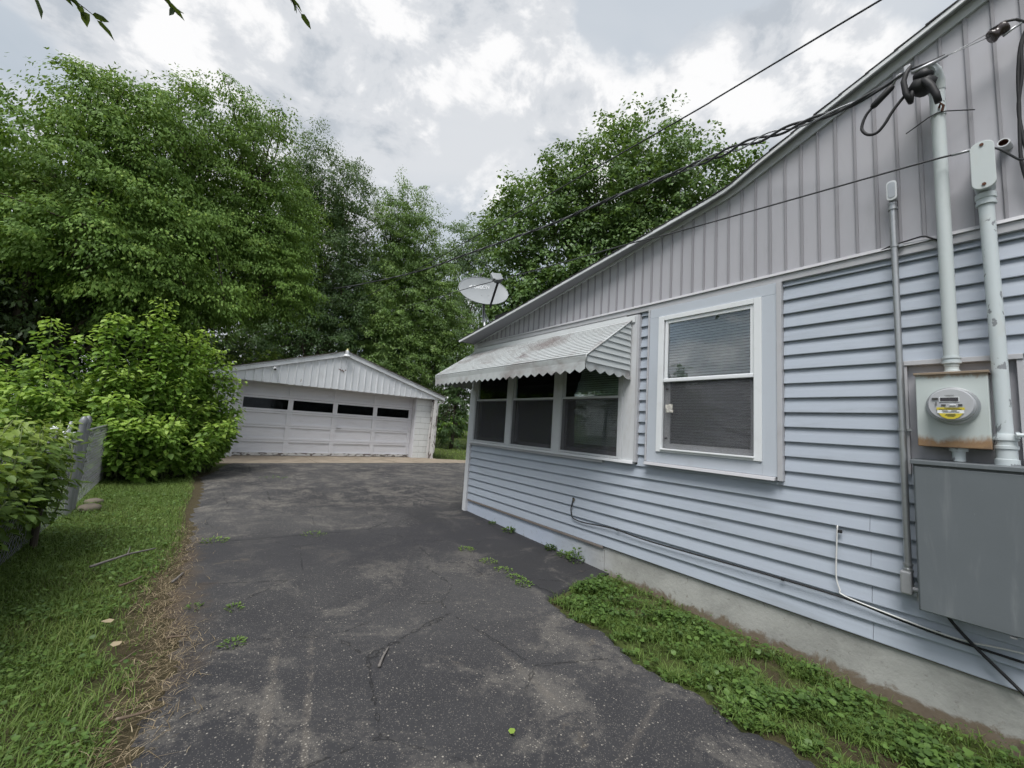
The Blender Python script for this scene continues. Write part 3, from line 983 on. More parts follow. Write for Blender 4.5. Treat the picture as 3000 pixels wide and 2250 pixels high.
# the row of three windows under the awning
ZT = 1.985
for ya, yz, lab in ((4.16, 4.92, 'left of the three white windows under the awning'), (3.28, 4.045, 'middle of the three white windows under the awning'), (2.385, 3.15, 'right of the three white windows under the awning')):
    w = ring(MB(), ya - 0.014, yz + 0.014, 0.988, ZT, 0.016, 3.086, 3.19, None, 0.018).build('window', 'trim_old', house, False, 0.002)
    tag(w, lab)
    ring(MB(), ya + 0.003, yz - 0.003, 1.553, ZT - 0.017, 0.022, 3.110, 3.140, None, 0.032).build('sash', 'trim_old', w, False, 0.002)
    ring(MB(), ya + 0.003, yz - 0.003, 1.007, 1.590, 0.034, 3.146, 3.175, None, 0.040).build('sash', 'sash_dark', w, False, 0.002)
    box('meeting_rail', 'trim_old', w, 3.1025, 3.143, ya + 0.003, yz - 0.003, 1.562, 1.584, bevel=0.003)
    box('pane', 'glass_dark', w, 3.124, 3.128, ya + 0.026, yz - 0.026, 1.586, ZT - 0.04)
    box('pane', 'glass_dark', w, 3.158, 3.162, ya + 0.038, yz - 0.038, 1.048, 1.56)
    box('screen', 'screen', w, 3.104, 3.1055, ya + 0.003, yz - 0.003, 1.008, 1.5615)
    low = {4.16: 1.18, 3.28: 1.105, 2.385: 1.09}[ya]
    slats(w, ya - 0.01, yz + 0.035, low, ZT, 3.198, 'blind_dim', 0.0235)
for a_, b_ in ((4.061, 4.144), (3.166, 3.264), (4.936, 4.988), (2.334, 2.369)):
    box('mullion', 'trim_old', house, 3.084, 3.2, a_, b_, 0.986, 2.34, bevel=0.003)
box('casing', 'trim_old', house, 3.090, 3.13, 2.198, 2.3325, 0.984, 2.34, bevel=0.002)
box('edge_channel', 'trim_mauve', house, 3.080, 3.13, 2.172, 2.1965, 0.975, 2.332, bevel=0.002)
box('window_head', 'trim_old', house, 3.096, 3.2, 2.334, 4.988, ZT + 0.0015, 2.35)
MB().prism([(3.066, 0.958), (3.13, 0.958), (3.13, 0.985), (3.074, 0.985)], 'y', 2.2, 4.99).build('window_sill', 'trim_old', house, False, 0.003)
MB().prism([(3.084, 0.932), (3.13, 0.932), (3.13, 0.957), (3.084, 0.957)], 'y', 2.55, 4.985).build('apron_trim', 'trim_mauve', house, False, 0.002)

# panel let into the siding behind the meter
rc = MB()
rc.box(3.086, 3.13, 0.416, 0.428, 1.10, 1.70)
rc.box(3.086, 3.13, 0.012, 0.034, 1.10, 1.70)
rc.box(3.080, 3.13, 0.012, 0.428, 1.7015, 1.728)
rc.build('meter_recess_frame', 'trim_mauve', house, False, 0.002)
box('meter_backing', 'gable', house, 3.122, 3.14, 0.034, 0.416, 1.10, 1.701)


# ------------------------------------------------------------------ awning
aw = thing('window_awning', (2.8, 3.6, 2.0), 'white metal slat awning with scalloped valance over the three windows', 'awning')
YA, YB = 2.262, 5.02
box('header_strip', 'fascia', aw, 3.078, 3.0835, 2.222, 5.04, 2.268, 2.334, bevel=0.001)
NS = 17
for i in range(NS):
    t0, t1 = i / NS, (i + 1.25) / NS
    x0, z0 = 3.078 + (2.482 - 3.078) * t0, 2.278 + (1.856 - 2.278) * t0
    x1, z1 = 3.078 + (2.482 - 3.078) * t1, 2.278 + (1.856 - 2.278) * t1
    dx, dz = (x1 - x0), (z1 - z0)
    L_ = math.hypot(dx, dz)
    nx, nz = -dz / L_ * -1, dx / L_ * -1
    if nz < 0:
        nx, nz = -nx, -nz
    k0, k1, h = 0.10, 0.66, 0.012
    pa = lambda k_, hh: (x0 + dx * k_ + nx * hh, z0 + dz * k_ + nz * hh)
    poly = [pa(k0, 0.0012), pa(k0 + 0.03, h), pa((k0 + k1) / 2, h + 0.0025), pa(k1 - 0.03, h), pa(k1, 0.0012)]
    MB().prism(poly, 'y', YA + random.uniform(-0.002, 0.002), YB + random.uniform(-0.006, 0.006)).build('slat', 'awning', aw)
MB().prism([(3.078, 2.277), (2.486, 1.858), (2.486, 1.852), (3.078, 2.270)], 'y', YA, YB).build('gap_shade_sheet', 'awning_gap_shade', aw)  # dark sheet that paints shade into the slat gaps
MB().prism([(2.470, 1.806), (2.478, 1.806), (2.478, 1.846), (2.484, 1.858), (2.464, 1.852)], 'y', YA - 0.004, YB).build('front_rail', 'awning', aw, False, 0.001)


def scallop(p0, p1, ztop, zbot, amp, period, thick, name, parent):
    p0, p1 = Vector(p0), Vector(p1)
    d = p1 - p0
    L_ = d.length
    nrm = Vector((-d.y, d.x)).normalized() * thick
    n = int(L_ / period * 10)
    vs, fs = [], []
    for i in range(n + 1):
        s = L_ * i / n
        ph = (s / period) % 1.0
        zb = zbot - amp * (1 - abs(2 * ph - 1)) ** 0.8 + amp * 0.5
        q = p0 + d * (s / L_)
        flut = 0.002 * math.sin(2 * math.pi * s / period)
        for off, zz in ((0, ztop), (flut, zb)):
            vs.append((q.x + nrm.x * off / thick, q.y + nrm.y * off / thick, zz))
        vs.append((q.x + nrm.x, q.y + nrm.y, ztop))
        vs.append((q.x + nrm.x * (1 + flut / thick), q.y + nrm.y * (1 + flut / thick), zb))
    for i in range(n):
        a, b = i * 4, i * 4 + 4
        fs += [(a, b, b + 1, a + 1), (a + 2, a + 3, b + 3, b + 2), (a + 1, b + 1, b + 3, a + 3), (a, a + 2, b + 2, b)]
    return MB().add(vs, fs).build(name, 'awning', parent, False)


scallop((2.472, YA), (2.472, YB), 1.806, 1.728, 0.036, 0.116, 0.003, 'valance', aw)
for ye, s in ((YA, -1), (YB, 1)):
    scallop((2.478, ye), (3.072, ye), 1.806, 1.742, 0.034, 0.125, 0.003, 'side_valance', aw)
    nl = 8
    for k in range(nl):
        za = 1.806 + (2.262 - 1.806) * k / nl
        zb = 1.806 + (2.262 - 1.806) * (k + 1) / nl

        def xf(z):
            return 2.484 if z < 1.856 else 2.484 + (3.06 - 2.484) * (z - 1.856) / (2.262 - 1.856)
        xs0, xs1 = min(xf(za), 3.05), min(xf(zb), 3.06)
        vs = [(xs0, ye + s * 0.010, za), (3.074, ye + s * 0.010, za), (3.074, ye - s * 0.002, zb + 0.006), (xs1, ye - s * 0.002, zb + 0.006),
              (xs0, ye - s * 0.002, za), (3.074, ye - s * 0.002, za), (3.074, ye - s * 0.006, zb + 0.006), (xs1, ye - s * 0.006, zb + 0.006)]
        MB().add(vs, [(0, 1, 2, 3), (7, 6, 5, 4), (0, 4, 5, 1), (1, 5, 6, 2), (2, 6, 7, 3), (3, 7, 4, 0)]).build('side_slat', 'awning_side', aw)
    MB().tube([(2.470, ye + s * 0.006, 1.80), (2.474, ye + s * 0.006, 1.862), (3.076, ye + s * 0.006, 2.290)], 0.0075, 6).build('edge_trim', 'awning', aw, True)
box('mount_bracket', 'awning', aw, 3.05, 3.083, YA - 0.012, YA + 0.006, 1.725, 1.752)


# ------------------------------------------------------------------ meter, pipes, boxes on the wall
mt = thing('electric_meter_box', (3.06, 0.245, 1.25), 'pale green grey electric meter box rusting along its bottom edge', 'meter box')
box('box_body', 'meter_box', mt, 2.985, 3.120, 0.122, 0.372, 1.256, 1.632, bevel=0.004)
MB().prism([(2.972, 1.628), (3.12, 1.634), (3.12, 1.644), (2.970, 1.640)], 'y', 0.116, 0.378).build('box_lip', 'meter_box', mt, False, 0.002)
MB().lathe([(0.094, 0.0), (0.094, -0.012), (0.086, -0.022)], (2.986, 0.242, 1.466), 'x', 40).build('meter_ring', 'galv', mt, 'auto')
dome = MB().lathe([(0.081, -0.02), (0.081, -0.075), (0.076, -0.084), (0.0, -0.086)], (2.986, 0.242, 1.466), 'x', 40).build('meter_dial', 'meter_face', mt, 'auto')
xf_ = 2.8985
fa = MB()
box('display_frame', 'vinyl', dome, xf_ - 0.001, xf_, 0.212, 0.279, 1.479, 1.503)
box('display', 'lcd', dome, xf_ - 0.002, xf_ - 0.0012, 0.215, 0.276, 1.482, 1.500)
yl = MB()
yl.box(xf_ - 0.001, xf_, 0.196, 0.290, 1.438, 1.451)
pts = [(0.284, 1.422), (0.202, 1.422), (0.214, 1.404), (0.232, 1.394), (0.254, 1.394), (0.272, 1.404)]
yl.prism(pts, 'x', xf_ - 0.001, xf_)
yl.build('yellow_label', 'yellow', dome)
box('white_label', 'lettering', dome, xf_ - 0.0008, xf_, 0.198, 0.288, 1.4222, 1.4378)
pr = MB()
for (a, b, z, h) in ((0.215, 0.262, 1.4475, 0.0022), (0.206, 0.282, 1.4415, 0.0018), (0.222, 0.240, 1.4335, 0.0022), (0.252, 0.272, 1.4335, 0.0022), (0.214, 0.268, 1.4275, 0.0026), (0.228, 0.258, 1.4165, 0.0018), (0.226, 0.262, 1.4115, 0.0018), (0.230, 0.254, 1.4065, 0.0018), (0.228, 0.262, 1.5105, 0.0014), (0.230, 0.256, 1.5065, 0.0014)):
    pr.box(xf_ - 0.0022, xf_ - 0.0011, a, b, z, z + h)
pr.box(xf_ - 0.0022, xf_, 0.283, 0.305, 1.489, 1.499)
pr.box(xf_ - 0.0022, xf_, 0.258, 0.273, 1.459, 1.466)
pr.box(xf_ - 0.0022, xf_, 0.203, 0.217, 1.459, 1.467)
pr.box(xf_ - 0.0022, xf_, 0.292, 0.2935, 1.460, 1.478)
pr.box(xf_ - 0.0022, xf_, 0.2885, 0.290, 1.460, 1.478)
tag(pr.build('printing', 'print', dome), kind='stuff')
box('reset_lever', 'vinyl', dome, xf_ - 0.003, xf_, 0.224, 0.245, 1.460, 1.4655, bevel=0.001)
MB().lathe([(0.030, -0.005), (0.030, 0.012), (0.026, 0.014), (0.026, 0.045)], (3.04, 0.242, 1.642), 'z', 20).build('hub', 'mast_paint', mt, 'auto')
MB().lathe([(0.024, 0), (0.024, 0.05), (0.034, 0.05), (0.034, 0.068)], (3.045, 0.235, 1.189), 'z', 20).build('nipple', 'pipe_paint', mt, 'auto')

mast = thing('service_mast', (3.04, 0.24, 1.68), 'pale painted service mast pipe rising from the meter box', 'pipe')
mp = [(3.040, 0.242, 1.675), (3.038, 0.241, 2.4), (3.034, 0.240, 3.115)]
MB().tube(mp, 0.0285, 20).build('pipe', 'mast_paint', mast, 'auto')
MB().tube([(3.034, 0.240, 3.085), (3.033, 0.239, 3.25)], 0.0315, 20).build('pipe_sleeve', 'pipe_paint', mast, 'auto')
MB().tube([(3.033, 0.239, 3.235), (3.025, 0.243, 3.285), (2.985, 0.256, 3.325), (2.940, 0.268, 3.318), (2.915, 0.274, 3.290)], [0.034, 0.040, 0.046, 0.048, 0.044], 18).build('weatherhead', 'pipe_paint', mast, 'auto')
MB().lathe([(0.036, 0), (0.036, 0.012), (0.032, 0.012), (0.032, 0.024), (0.036, 0.026), (0.036, 0.034)], (3.040, 0.242, 1.690), 'z', 20).build('collar', 'pipe_paint', mast, 'auto')
sb = MB()
sb.tube([(3.06, 0.372, 3.075), (3.005, 0.275, 3.085), (3.0, 0.240, 3.09), (3.010, 0.205, 3.085), (3.085, 0.110, 3.075)], 0.003, 6)
sb.build('strap', 'dark_metal', mast)
MB().tube([(3.0, 0.232, 3.115), (2.985, 0.225, 3.13), (2.995, 0.215, 3.115), (3.0, 0.222, 3.09)], 0.006, 6).build('rusted_clamp', 'rust', mast)
# black insulator block and taped ends hanging out of the weatherhead
bk = MB()
bk.tube([(2.905, 0.322, 3.205), (2.895, 0.30, 3.215), (2.89, 0.262, 3.205), (2.90, 0.235, 3.195)], [0.034, 0.052, 0.052, 0.032], 16)
bk.build('rubber_boot', 'black', mast, True)
MB().tube([(2.88, 0.302, 3.27), (2.868, 0.272, 3.262), (2.862, 0.25, 3.235)], [0.026, 0.03, 0.024], 14).build('rubber_boot', 'black', mast, True)
MB().tube([(2.87, 0.284, 3.235), (2.845, 0.262, 3.20), (2.84, 0.243, 3.155), (2.842, 0.227, 3.097), (2.845, 0.221, 3.05)], [0.017, 0.017, 0.016, 0.015, 0.014], 12).build('taped_end', 'black', mast, True)
MB().tube([(2.86, 0.318, 3.340), (2.85, 0.335, 3.305), (2.845, 0.347, 3.258), (2.845, 0.340, 3.18), (2.85, 0.323, 3.122)], [0.010, 0.012, 0.013, 0.013, 0.013], 12).build('taped_end', 'black', mast, True)
MB().tube([(2.878, 0.302, 3.22), (2.862, 0.318, 3.18), (2.858, 0.324, 3.12)], 0.011, 10).build('taped_end', 'black', mast, True)
box('splice_clamp', 'bare_wire', mast, 2.85, 2.872, 0.318, 0.345, 3.315, 3.352, bevel=0.003)
lp = [(2.885, 0.318, 3.205), (2.865, 0.345, 3.185), (2.86, 0.397, 3.121), (2.86, 0.430, 3.066), (2.86, 0.465, 3.030), (2.86, 0.502, 3.038), (2.86, 0.527, 3.075), (2.86, 0.530, 3.110), (2.86, 0.511, 3.165), (2.86, 0.477, 3.203)]


def smooth_path(p, n=6):
    P = [np.array(q, float) for q in p]
    out = []
    for i in range(len(P) - 1):
        p0, p1, p2, p3 = P[max(i - 1, 0)], P[i], P[i + 1], P[min(i + 2, len(P) - 1)]
        for k in range(n):
            t = k / n
            out.append(tuple(0.5 * ((2 * p1) + (-p0 + p2) * t + (2 * p0 - 5 * p1 + 4 * p2 - p3) * t * t + (-p0 + 3 * p1 - 3 * p2 + p3) * t ** 3)))
    out.append(tuple(P[-1]))
    return out


MB().tube(smooth_path(lp), 0.0078, 10).build('drip_loop', 'black', mast, True)
MB().tube([(2.86, 0.484, 3.197), (2.86, 0.474, 3.206), (2.86, 0.401, 3.266), (2.86, 0.391, 3.274)], [0.011, 0.018, 0.018, 0.011], 12).build('splice_sleeve', 'black', mast, True)
MB().tube([(2.86, 0.395, 3.270), (2.86, 0.372, 3.322), (2.86, 0.352, 3.322)], 0.006, 8).build('drip_loop', 'bare_wire', mast, True)

cd = thing('steel_conduit', (3.07, 0.437, 0.5), 'thin galvanised conduit running down the siding left of the meter', 'conduit')
MB().tube([(3.062, 0.440, 0.595), (3.062, 0.441, 1.6), (3.062, 0.443, 2.655)], 0.0155, 16).build('pipe', 'galv', cd, 'auto')
for z in (0.60, 2.64):
    MB().lathe([(0.022, 0), (0.022, 0.014), (0.018, 0.016), (0.018, 0.028), (0.021, 0.030), (0.021, 0.042)], (3.062, 0.4405 if z < 1 else 0.443, z - 0.01), 'z', 16).build('coupling', 'galv', cd, 'auto')


def rounded(yc, zc, hy, hz, r, n=5):
    pts = []
    for cx, cz, a0 in ((hy - r, hz - r, 0), (-hy + r, hz - r, 90), (-hy + r, -hz + r, 180), (hy - r, -hz + r, 270)):
        for i in range(n + 1):
            a = R(a0 + 90 * i / n)
            pts.append((yc + cx + r * math.cos(a), zc + cz + r * math.sin(a)))
    return pts


MB().prism(rounded(0.440, 2.735, 0.020, 0.056, 0.016), 'x', 3.035, 3.085).build('elbow_body', 'cast_grey', cd, False, 0.003)
tag(MB().prism(rounded(0.440, 2.738, 0.0225, 0.060, 0.018), 'x', 3.026, 3.0345).build('elbow_cover', 'vinyl', cd, False, 0.002), 'cream cover plate')
MB().prism(rounded(0.440, 2.739, 0.016, 0.048, 0.013), 'x', 3.023, 3.0255).build('elbow_cover', 'galv', cd, False, 0.001)
box('elbow_body', 'cast_grey', cd, 3.03, 3.095, 0.424, 0.470, 0.475, 0.592, bevel=0.008)
MB().tube([(3.055, 0.426, 0.505), (3.055, 0.385, 0.505)], 0.014, 12).build('elbow_outlet', 'cast_grey', cd, 'auto')
for z in (1.335, 2.40):
    s = MB().tube([(3.062, 0.441, z), (3.062, 0.441, z + 0.014)], 0.0185, 14)
    s.box(3.07, 3.092, 0.405, 0.425, z, z + 0.014)
    s.build('strap', 'galv', cd, False)

ep = thing('electrical_panel', (3.02, 0.2, 0.43), 'large dark grey electrical cabinet low on the wall below the meter', 'cabinet')
box('cabinet', 'panel_box', ep, 2.955, 3.098, 0.012, 0.392, 0.436, 1.166, bevel=0.004)
box('door_panel', 'panel_box', ep, 2.944, 2.9535, 0.026, 0.386, 0.440, 1.150, bevel=0.004)
MB().prism([(2.936, 1.160), (3.098, 1.167), (3.098, 1.190), (2.936, 1.182)], 'y', 0.004, 0.400).build('rain_cap', 'panel_box', ep, False, 0.003)
box('mounting_flange', 'galv', ep, 3.06, 3.09, 0.392, 0.412, 0.45, 0.485, bevel=0.002)
box('door_tab', 'galv', ep, 2.940, 2.960, 0.085, 0.105, 0.430, 0.4355)

p2 = thing('cabinet_riser_pipe', (3.05, 0.08, 1.18), 'pale riser pipe with flaking paint ending in an oval conduit body', 'pipe')
MB().tube([(3.045, 0.082, 1.19), (3.043, 0.086, 1.9), (3.038, 0.092, 2.53)], 0.0275, 20).build('pipe', 'pipe_paint', p2, 'auto')
MB().lathe([(0.040, 0), (0.040, 0.028), (0.035, 0.03), (0.035, 0.075), (0.040, 0.078), (0.040, 0.092), (0.036, 0.094), (0.036, 0.115), (0.041, 0.118), (0.041, 0.130), (0.033, 0.15)], (3.045, 0.082, 1.186), 'z', 20).build('coupling', 'pipe_paint', p2, 'auto')
MB().lathe([(0.036, 0), (0.036, 0.014), (0.033, 0.016), (0.033, 0.030), (0.037, 0.033), (0.037, 0.06)], (3.038, 0.092, 2.500), 'z', 20).build('coupling', 'pipe_paint', p2, 'auto')
MB().prism(rounded(0.092, 2.69, 0.036, 0.122, 0.030), 'x', 2.985, 3.07).build('conduit_body', 'pipe_paint', p2, False, 0.006)
tag(MB().prism(rounded(0.092, 2.69, 0.041, 0.128, 0.034), 'x', 2.966, 2.984).build('cover_plate', 'mast_paint', p2, False, 0.003), 'oval cover with rusted screws')
for z in (2.585, 2.798):
    MB().lathe([(0.0075, 0), (0.0075, -0.004)], (2.9655, 0.092, z), 'x', 10).build('screw', 'rust', p2)
cl = MB()
cl.box(2.998, 3.09, 0.038, 0.05, 1.315, 1.345)
cl.tube([(3.0, 0.05, 1.33), (3.01, 0.012, 1.33)], 0.01, 8)
cl.build('ground_clamp', 'pipe_paint', p2)

sp = thing('pipe_stub', (3.06, 0.01, 2.79), 'short open pipe stub with rusty mouth above the oval conduit body', 'pipe')
k = MB()
ring_n = 16
k.lathe([(0.021, 0.0), (0.022, -0.055), (0.022, -0.062), (0.017, -0.062), (0.017, -0.02)], (3.11, 0, 0), 'x', ring_n)
k.v = [(x + 0.0, y + 0.014 + (3.11 - x) * 0.15, z + 2.815) for x, y, z in k.v]
k.build('pipe', 'trim_old', sp, 'auto')
k = MB().lathe([(0.0168, -0.0595), (0.0168, -0.03), (0.001, -0.03)], (3.11, 0, 0), 'x', ring_n)
k.v = [(x, y + 0.014 + (3.11 - x) * 0.15, z + 2.815) for x, y, z in k.v]
k.f = k.f[:-2] + k.f[-1:]
k.build('rusty_mouth', 'rust', sp)

# spool insulator holding the service drop
si = thing('spool_insulator', (2.98, 0.0, 3.39), 'dark spool insulator on a bracket at the top right of the gable', 'insulator')
kk = MB().lathe([(0.030, -0.03), (0.034, -0.022), (0.026, -0.008), (0.024, 0.0), (0.026, 0.008), (0.034, 0.022), (0.030, 0.03)], (0, 0, 0), 'z', 18)
rm = Matrix.Rotation(R(62), 3, Vector((1, 0.2, 0)))
kk.v = [tuple(rm @ Vector(p) + Vector((2.985, 0.014, 3.387))) for p in kk.v]
kk.build('spool', 'porcelain', si, True)
MB().tube([(2.985, 0.04, 3.418), (2.985, -0.01, 3.43), (2.99, -0.045, 3.415), (3.02, -0.075, 3.395), (3.12, -0.085, 3.39)], 0.006, 8).build('bail', 'dark_metal', si, True)
MB().tube([(2.985, -0.002, 3.352), (2.99, -0.03, 3.372), (3.0, -0.06, 3.388)], 0.006, 8).build('bail', 'galv', si, True)


def wire(name, pts, r, mat, label, cat, n=6, group=None, smooth=6):
    o = MB().tube(smooth_path(pts, smooth), r, n).build(name, mat, None, True)
    return tag(o, label, cat, group)


# ------------------------------------------------------------------ cables
c1 = [(2.86, 0.335, 3.318), (2.862, 0.45, 3.290), (2.868, 0.627, 3.285), (2.879, 0.857, 3.325), (2.891, 1.066, 3.365), (2.911, 1.399, 3.418), (2.929, 1.711, 3.455), (2.956, 2.183, 3.528), (2.996, 2.879, 3.613), (3.033, 3.521, 3.692), (3.148, 5.505, 4.03), (3.338, 8.788, 4.62), (3.82, 17.13, 6.50), (4.313, 25.64, 8.664)]
sd = thing('service_drop_cable', (2.86, 0.335, 3.3), 'thick twisted service cable sagging from the gable to the trees', 'cable')
cp = np.array(smooth_path(c1, 24))
seg = np.concatenate([[0], np.cumsum(np.linalg.norm(np.diff(cp, axis=0), axis=1))])
for k_, (mat, rr) in enumerate((('cable_grey', 0.0085), ('cable_grey', 0.0085), ('bare_wire', 0.0055))):
    ang = seg / 0.26 * 2 * math.pi / 1.6 + k_ * 2.094
    off = np.minimum(0.0085, 0.002 + seg * 0.02) * (1 + np.clip(seg / 30, 0, 1) * 0.4)
    off = off + 0.012 * np.exp(-((seg - 0.9) / 0.5) ** 2)
    pts_ = cp + np.stack([np.cos(ang) * off, 0 * ang, np.sin(ang) * off], 1)
    MB().tube([tuple(p) for p in pts_], [rr * (1 + min(s_, 26) * 0.03) for s_ in seg], 6).build('strand', mat, sd, True)
MB().tube([(2.862, 0.315, 3.298), (2.885, 0.25, 3.315), (2.92, 0.186, 3.345)], [0.010, 0.011, 0.007], 8).build('tension_grip', 'bare_wire', sd, True)
MB().tube([(2.866, 0.320, 3.325), (2.89, 0.25, 3.335), (2.918, 0.196, 3.352)], 0.0055, 8).build('tension_grip', 'dark_metal', sd, True)
for dz in (0.010, -0.014):
    MB().tube([(2.92, 0.186, 3.345), (2.935, 0.15, 3.356 + dz * 0.2), (2.98, 0.036, 3.395 + dz)], 0.0022, 6).build('guy_wire', 'bare_wire', sd, True)

wire('overhead_wire', [(3.79, -0.6, 4.70), (3.794, 0.568, 4.72), (3.805, 0.936, 4.735), (3.831, 1.848, 4.767), (3.846, 2.335, 4.79), (3.959, 6.176, 5.04), (4.106, 11.187, 5.39), (4.531, 25.602, 6.617)], 0.0085, 'cable_grey', 'upper thin wire crossing the open sky above the roof', 'wire')
w3 = [(3.02, -0.03, 2.71), (3.0, 0.03, 2.765), (3.0, 0.10, 2.80), (3.01, 0.15, 2.815), (3.03, 0.194, 2.831), (3.062, 0.316, 2.863), (3.0, 0.634, 2.86), (2.97, 1.319, 2.89), (2.95, 2.0, 2.93)]
# runs off the wall and over the roof beside the dish to the trees
w3 = [(3.05, -0.04, 2.70), (3.02, -0.02, 2.685), (2.985, 0.043, 2.76), (2.98, 0.111, 2.793), (2.98, 0.191, 2.804), (2.935, 0.303, 2.794), (2.88, 0.58, 2.79), (2.80, 1.11, 2.795), (2.72, 1.72, 2.81), (2.70, 2.03, 2.84), (2.68, 3.07, 2.927), (2.70, 3.876, 3.019), (2.80, 5.06, 3.194), (4.4, 11.07, 4.604), (8.866, 22.302, 8.05)]
wire('telephone_wire', w3, 0.0052, 'cable_grey', 'lower thin wire passing in front of the satellite dish', 'wire')
MB_ = MB().tube([(2.98, 0.196, 2.803), (2.98, 0.120, 2.795)], 0.007, 8).build('wire_clamp', 'bare_wire', None, True)
tag(MB_, 'short bright wire clamp left of the oval conduit body', 'clamp')
vc = thing('gable_cable_pair', (3.08, -0.04, 2.6), 'pair of black cables hanging down the gable at the right edge', 'cable')
for d in (0.0, 0.012):
    MB().tube(smooth_path([(3.06, -0.075 - d, 3.39), (3.05, -0.052 - d * 0.3, 3.30), (3.06, -0.038 - d, 3.15), (3.07, -0.034 + d * 0.2, 2.98), (3.07, -0.028 - d, 2.80), (3.07, -0.030 - d * 2.0, 2.66), (3.08, -0.06 - d, 2.45), (3.09, -0.10, 2.2)]), 0.0068, 8).build('strand', 'black', vc, True)
wire('black_wall_cable', [(3.098, 2.915, 0.538), (3.098, 2.922, 0.50), (3.096, 2.937, 0.42), (3.096, 2.917, 0.347), (3.096, 2.858, 0.326), (3.096, 2.721, 0.325), (3.096, 2.529, 0.342), (3.094, 2.351, 0.350), (3.094, 2.023, 0.335), (3.094, 1.249, 0.347), (3.094, 1.037, 0.349), (3.094, 0.717, 0.346), (3.094, 0.5, 0.320), (3.094, 0.341, 0.306), (3.094, 0.075, 0.298), (3.094, -0.8, 0.29)], 0.0058, 'black', 'black cable stapled along the lower siding boards', 'cable', 8)
wire('white_wall_cable', [(3.100, 0.746, 0.750), (3.092, 0.746, 0.735), (3.092, 0.752, 0.60), (3.092, 0.756, 0.456), (3.092, 0.741, 0.390), (3.088, 0.717, 0.360), (3.086, 0.493, 0.331), (3.086, 0.335, 0.317), (3.086, 0.230, 0.318), (3.086, 0.073, 0.340), (3.088, -0.6, 0.40)], 0.0042, 'white_cable', 'white cable dropping down the siding then running right', 'cable', 8)
wire('ground_wire', [(3.07, 0.31, 0.437), (3.066, 0.295, 0.40), (3.070, 0.229, 0.318), (3.074, 0.081, 0.167), (3.08, -0.05, 0.02), (3.08, -0.07, -0.13)], 0.0075, 'black', 'black diagonal wire from the cabinet bottom to the ground', 'wire', 8)
wire('trim_wire', [(3.088, 0.520, 2.405), (3.083, 0.457, 2.421), (3.078, 0.391, 2.427), (3.073, 0.329, 2.430), (3.075, 0.299, 2.412), (3.075, 0.262, 2.380)], 0.0045, 'black', 'short black wire lying on the trim band beside the conduit', 'wire', 6)
tag(MB().prism([(2.93, 0.533), (2.90, 0.533), (2.909, 0.502), (2.917, 0.490), (2.923, 0.502)], 'x', 3.0985, 3.1075).build('caulk_blob', 'stone', None), 'tan caulk smear where the black cable leaves the siding', 'caulk')
for (y, z), lb in (((2.351, 0.351), 'black cable clip on the siding nearest the three windows'), ((1.037, 0.349), 'black cable clip on the siding below the big window'), ((0.735, 0.722), 'black cable clip at the top of the white cable'), ((0.345, 0.312), 'black cable clip below the grey cabinet')):
    tag(box('cable_clip', 'black', None, 3.084, 3.104, y - 0.012, y + 0.008, z - 0.009, z + 0.009, bevel=0.003), lb, 'clip', 'clips on the siding cables')


# ------------------------------------------------------------------ satellite dish
DC = Vector((3.2648, 5.2015, 3.3432))
DR = Matrix(((0.97088, -0.10218, -0.21669), (-0.13159, 0.52840, -0.83874), (0.20020, 0.84283, 0.49956)))
dw = DR.to_4x4()
dw.translation = DC
ds = thing('satellite_dish', (3.27, 5.0, 2.5), 'grey satellite dish on a pole at the low roof corner', 'satellite dish')


def dlocal(b):
    b.v = [tuple(dw @ Vector(p)) for p in b.v]
    return b


b = MB()
A_, B_ = 0.42, 0.30
rings, seg_n = 10, 48
depth = lambda q: 0.055 * (q * q - 1)
vs = [(0, 0, depth(0))]
for i in range(1, rings + 1):
    q = i / rings
    for j in range(seg_n):
        a = 2 * math.pi * j / seg_n
        vs.append((A_ * q * math.cos(a), B_ * q * math.sin(a), depth(q)))
fs = [(0, 1 + j, 1 + (j + 1) % seg_n) for j in range(seg_n)]
for i in range(rings - 1):
    for j in range(seg_n):
        a, c_ = 1 + i * seg_n + j, 1 + i * seg_n + (j + 1) % seg_n
        fs.append((a, a + seg_n, c_ + seg_n, c_))
b.add(vs, fs)
b.add([(x_, y_, z_ - 0.010) for x_, y_, z_ in vs], [q_[::-1] for q_ in fs])
refl = dlocal(b).build('reflector', 'dish', ds, True)
b = MB().tube([(A_ * 1.004 * math.cos(2 * math.pi * j / 48), B_ * 1.004 * math.sin(2 * math.pi * j / 48), 0.0) for j in range(49)], 0.006, 6)
dlocal(b).build('rim', 'dish', ds, True)
b = MB().tube([(0.0, -0.335, -0.03), (0.0, -0.315, 0.03), (0.0, -0.245, 0.40)], [0.022, 0.022, 0.024], 4)
dlocal(b).build('feed_arm', 'dark_metal', ds)
b = MB().box(-0.055, 0.055, -0.25, -0.20, 0.385, 0.46)
b.box(-0.085, 0.085, -0.225, -0.10, 0.40, 0.455)
dlocal(b).build('receiver', 'dish', ds, False, 0.008)
b = MB().box(-0.09, 0.09, -0.14, 0.06, -0.13, -0.06)
dlocal(b).build('back_bracket', 'dark_metal', ds, False, 0.006)
back = dw @ Vector((0, -0.10, -0.12))
MB().tube([(3.265, 4.99, 2.47), (3.255, 5.06, 2.66), (back.x, back.y - 0.03, back.z - 0.26), (back.x, back.y, back.z + 0.02)], 0.024, 12).build('pole', 'galv', ds, True)
MB().tube([(3.42, 4.93, 2.50), (back.x + 0.02, back.y - 0.03, back.z - 0.20)], 0.008, 8).build('brace', 'galv', ds)
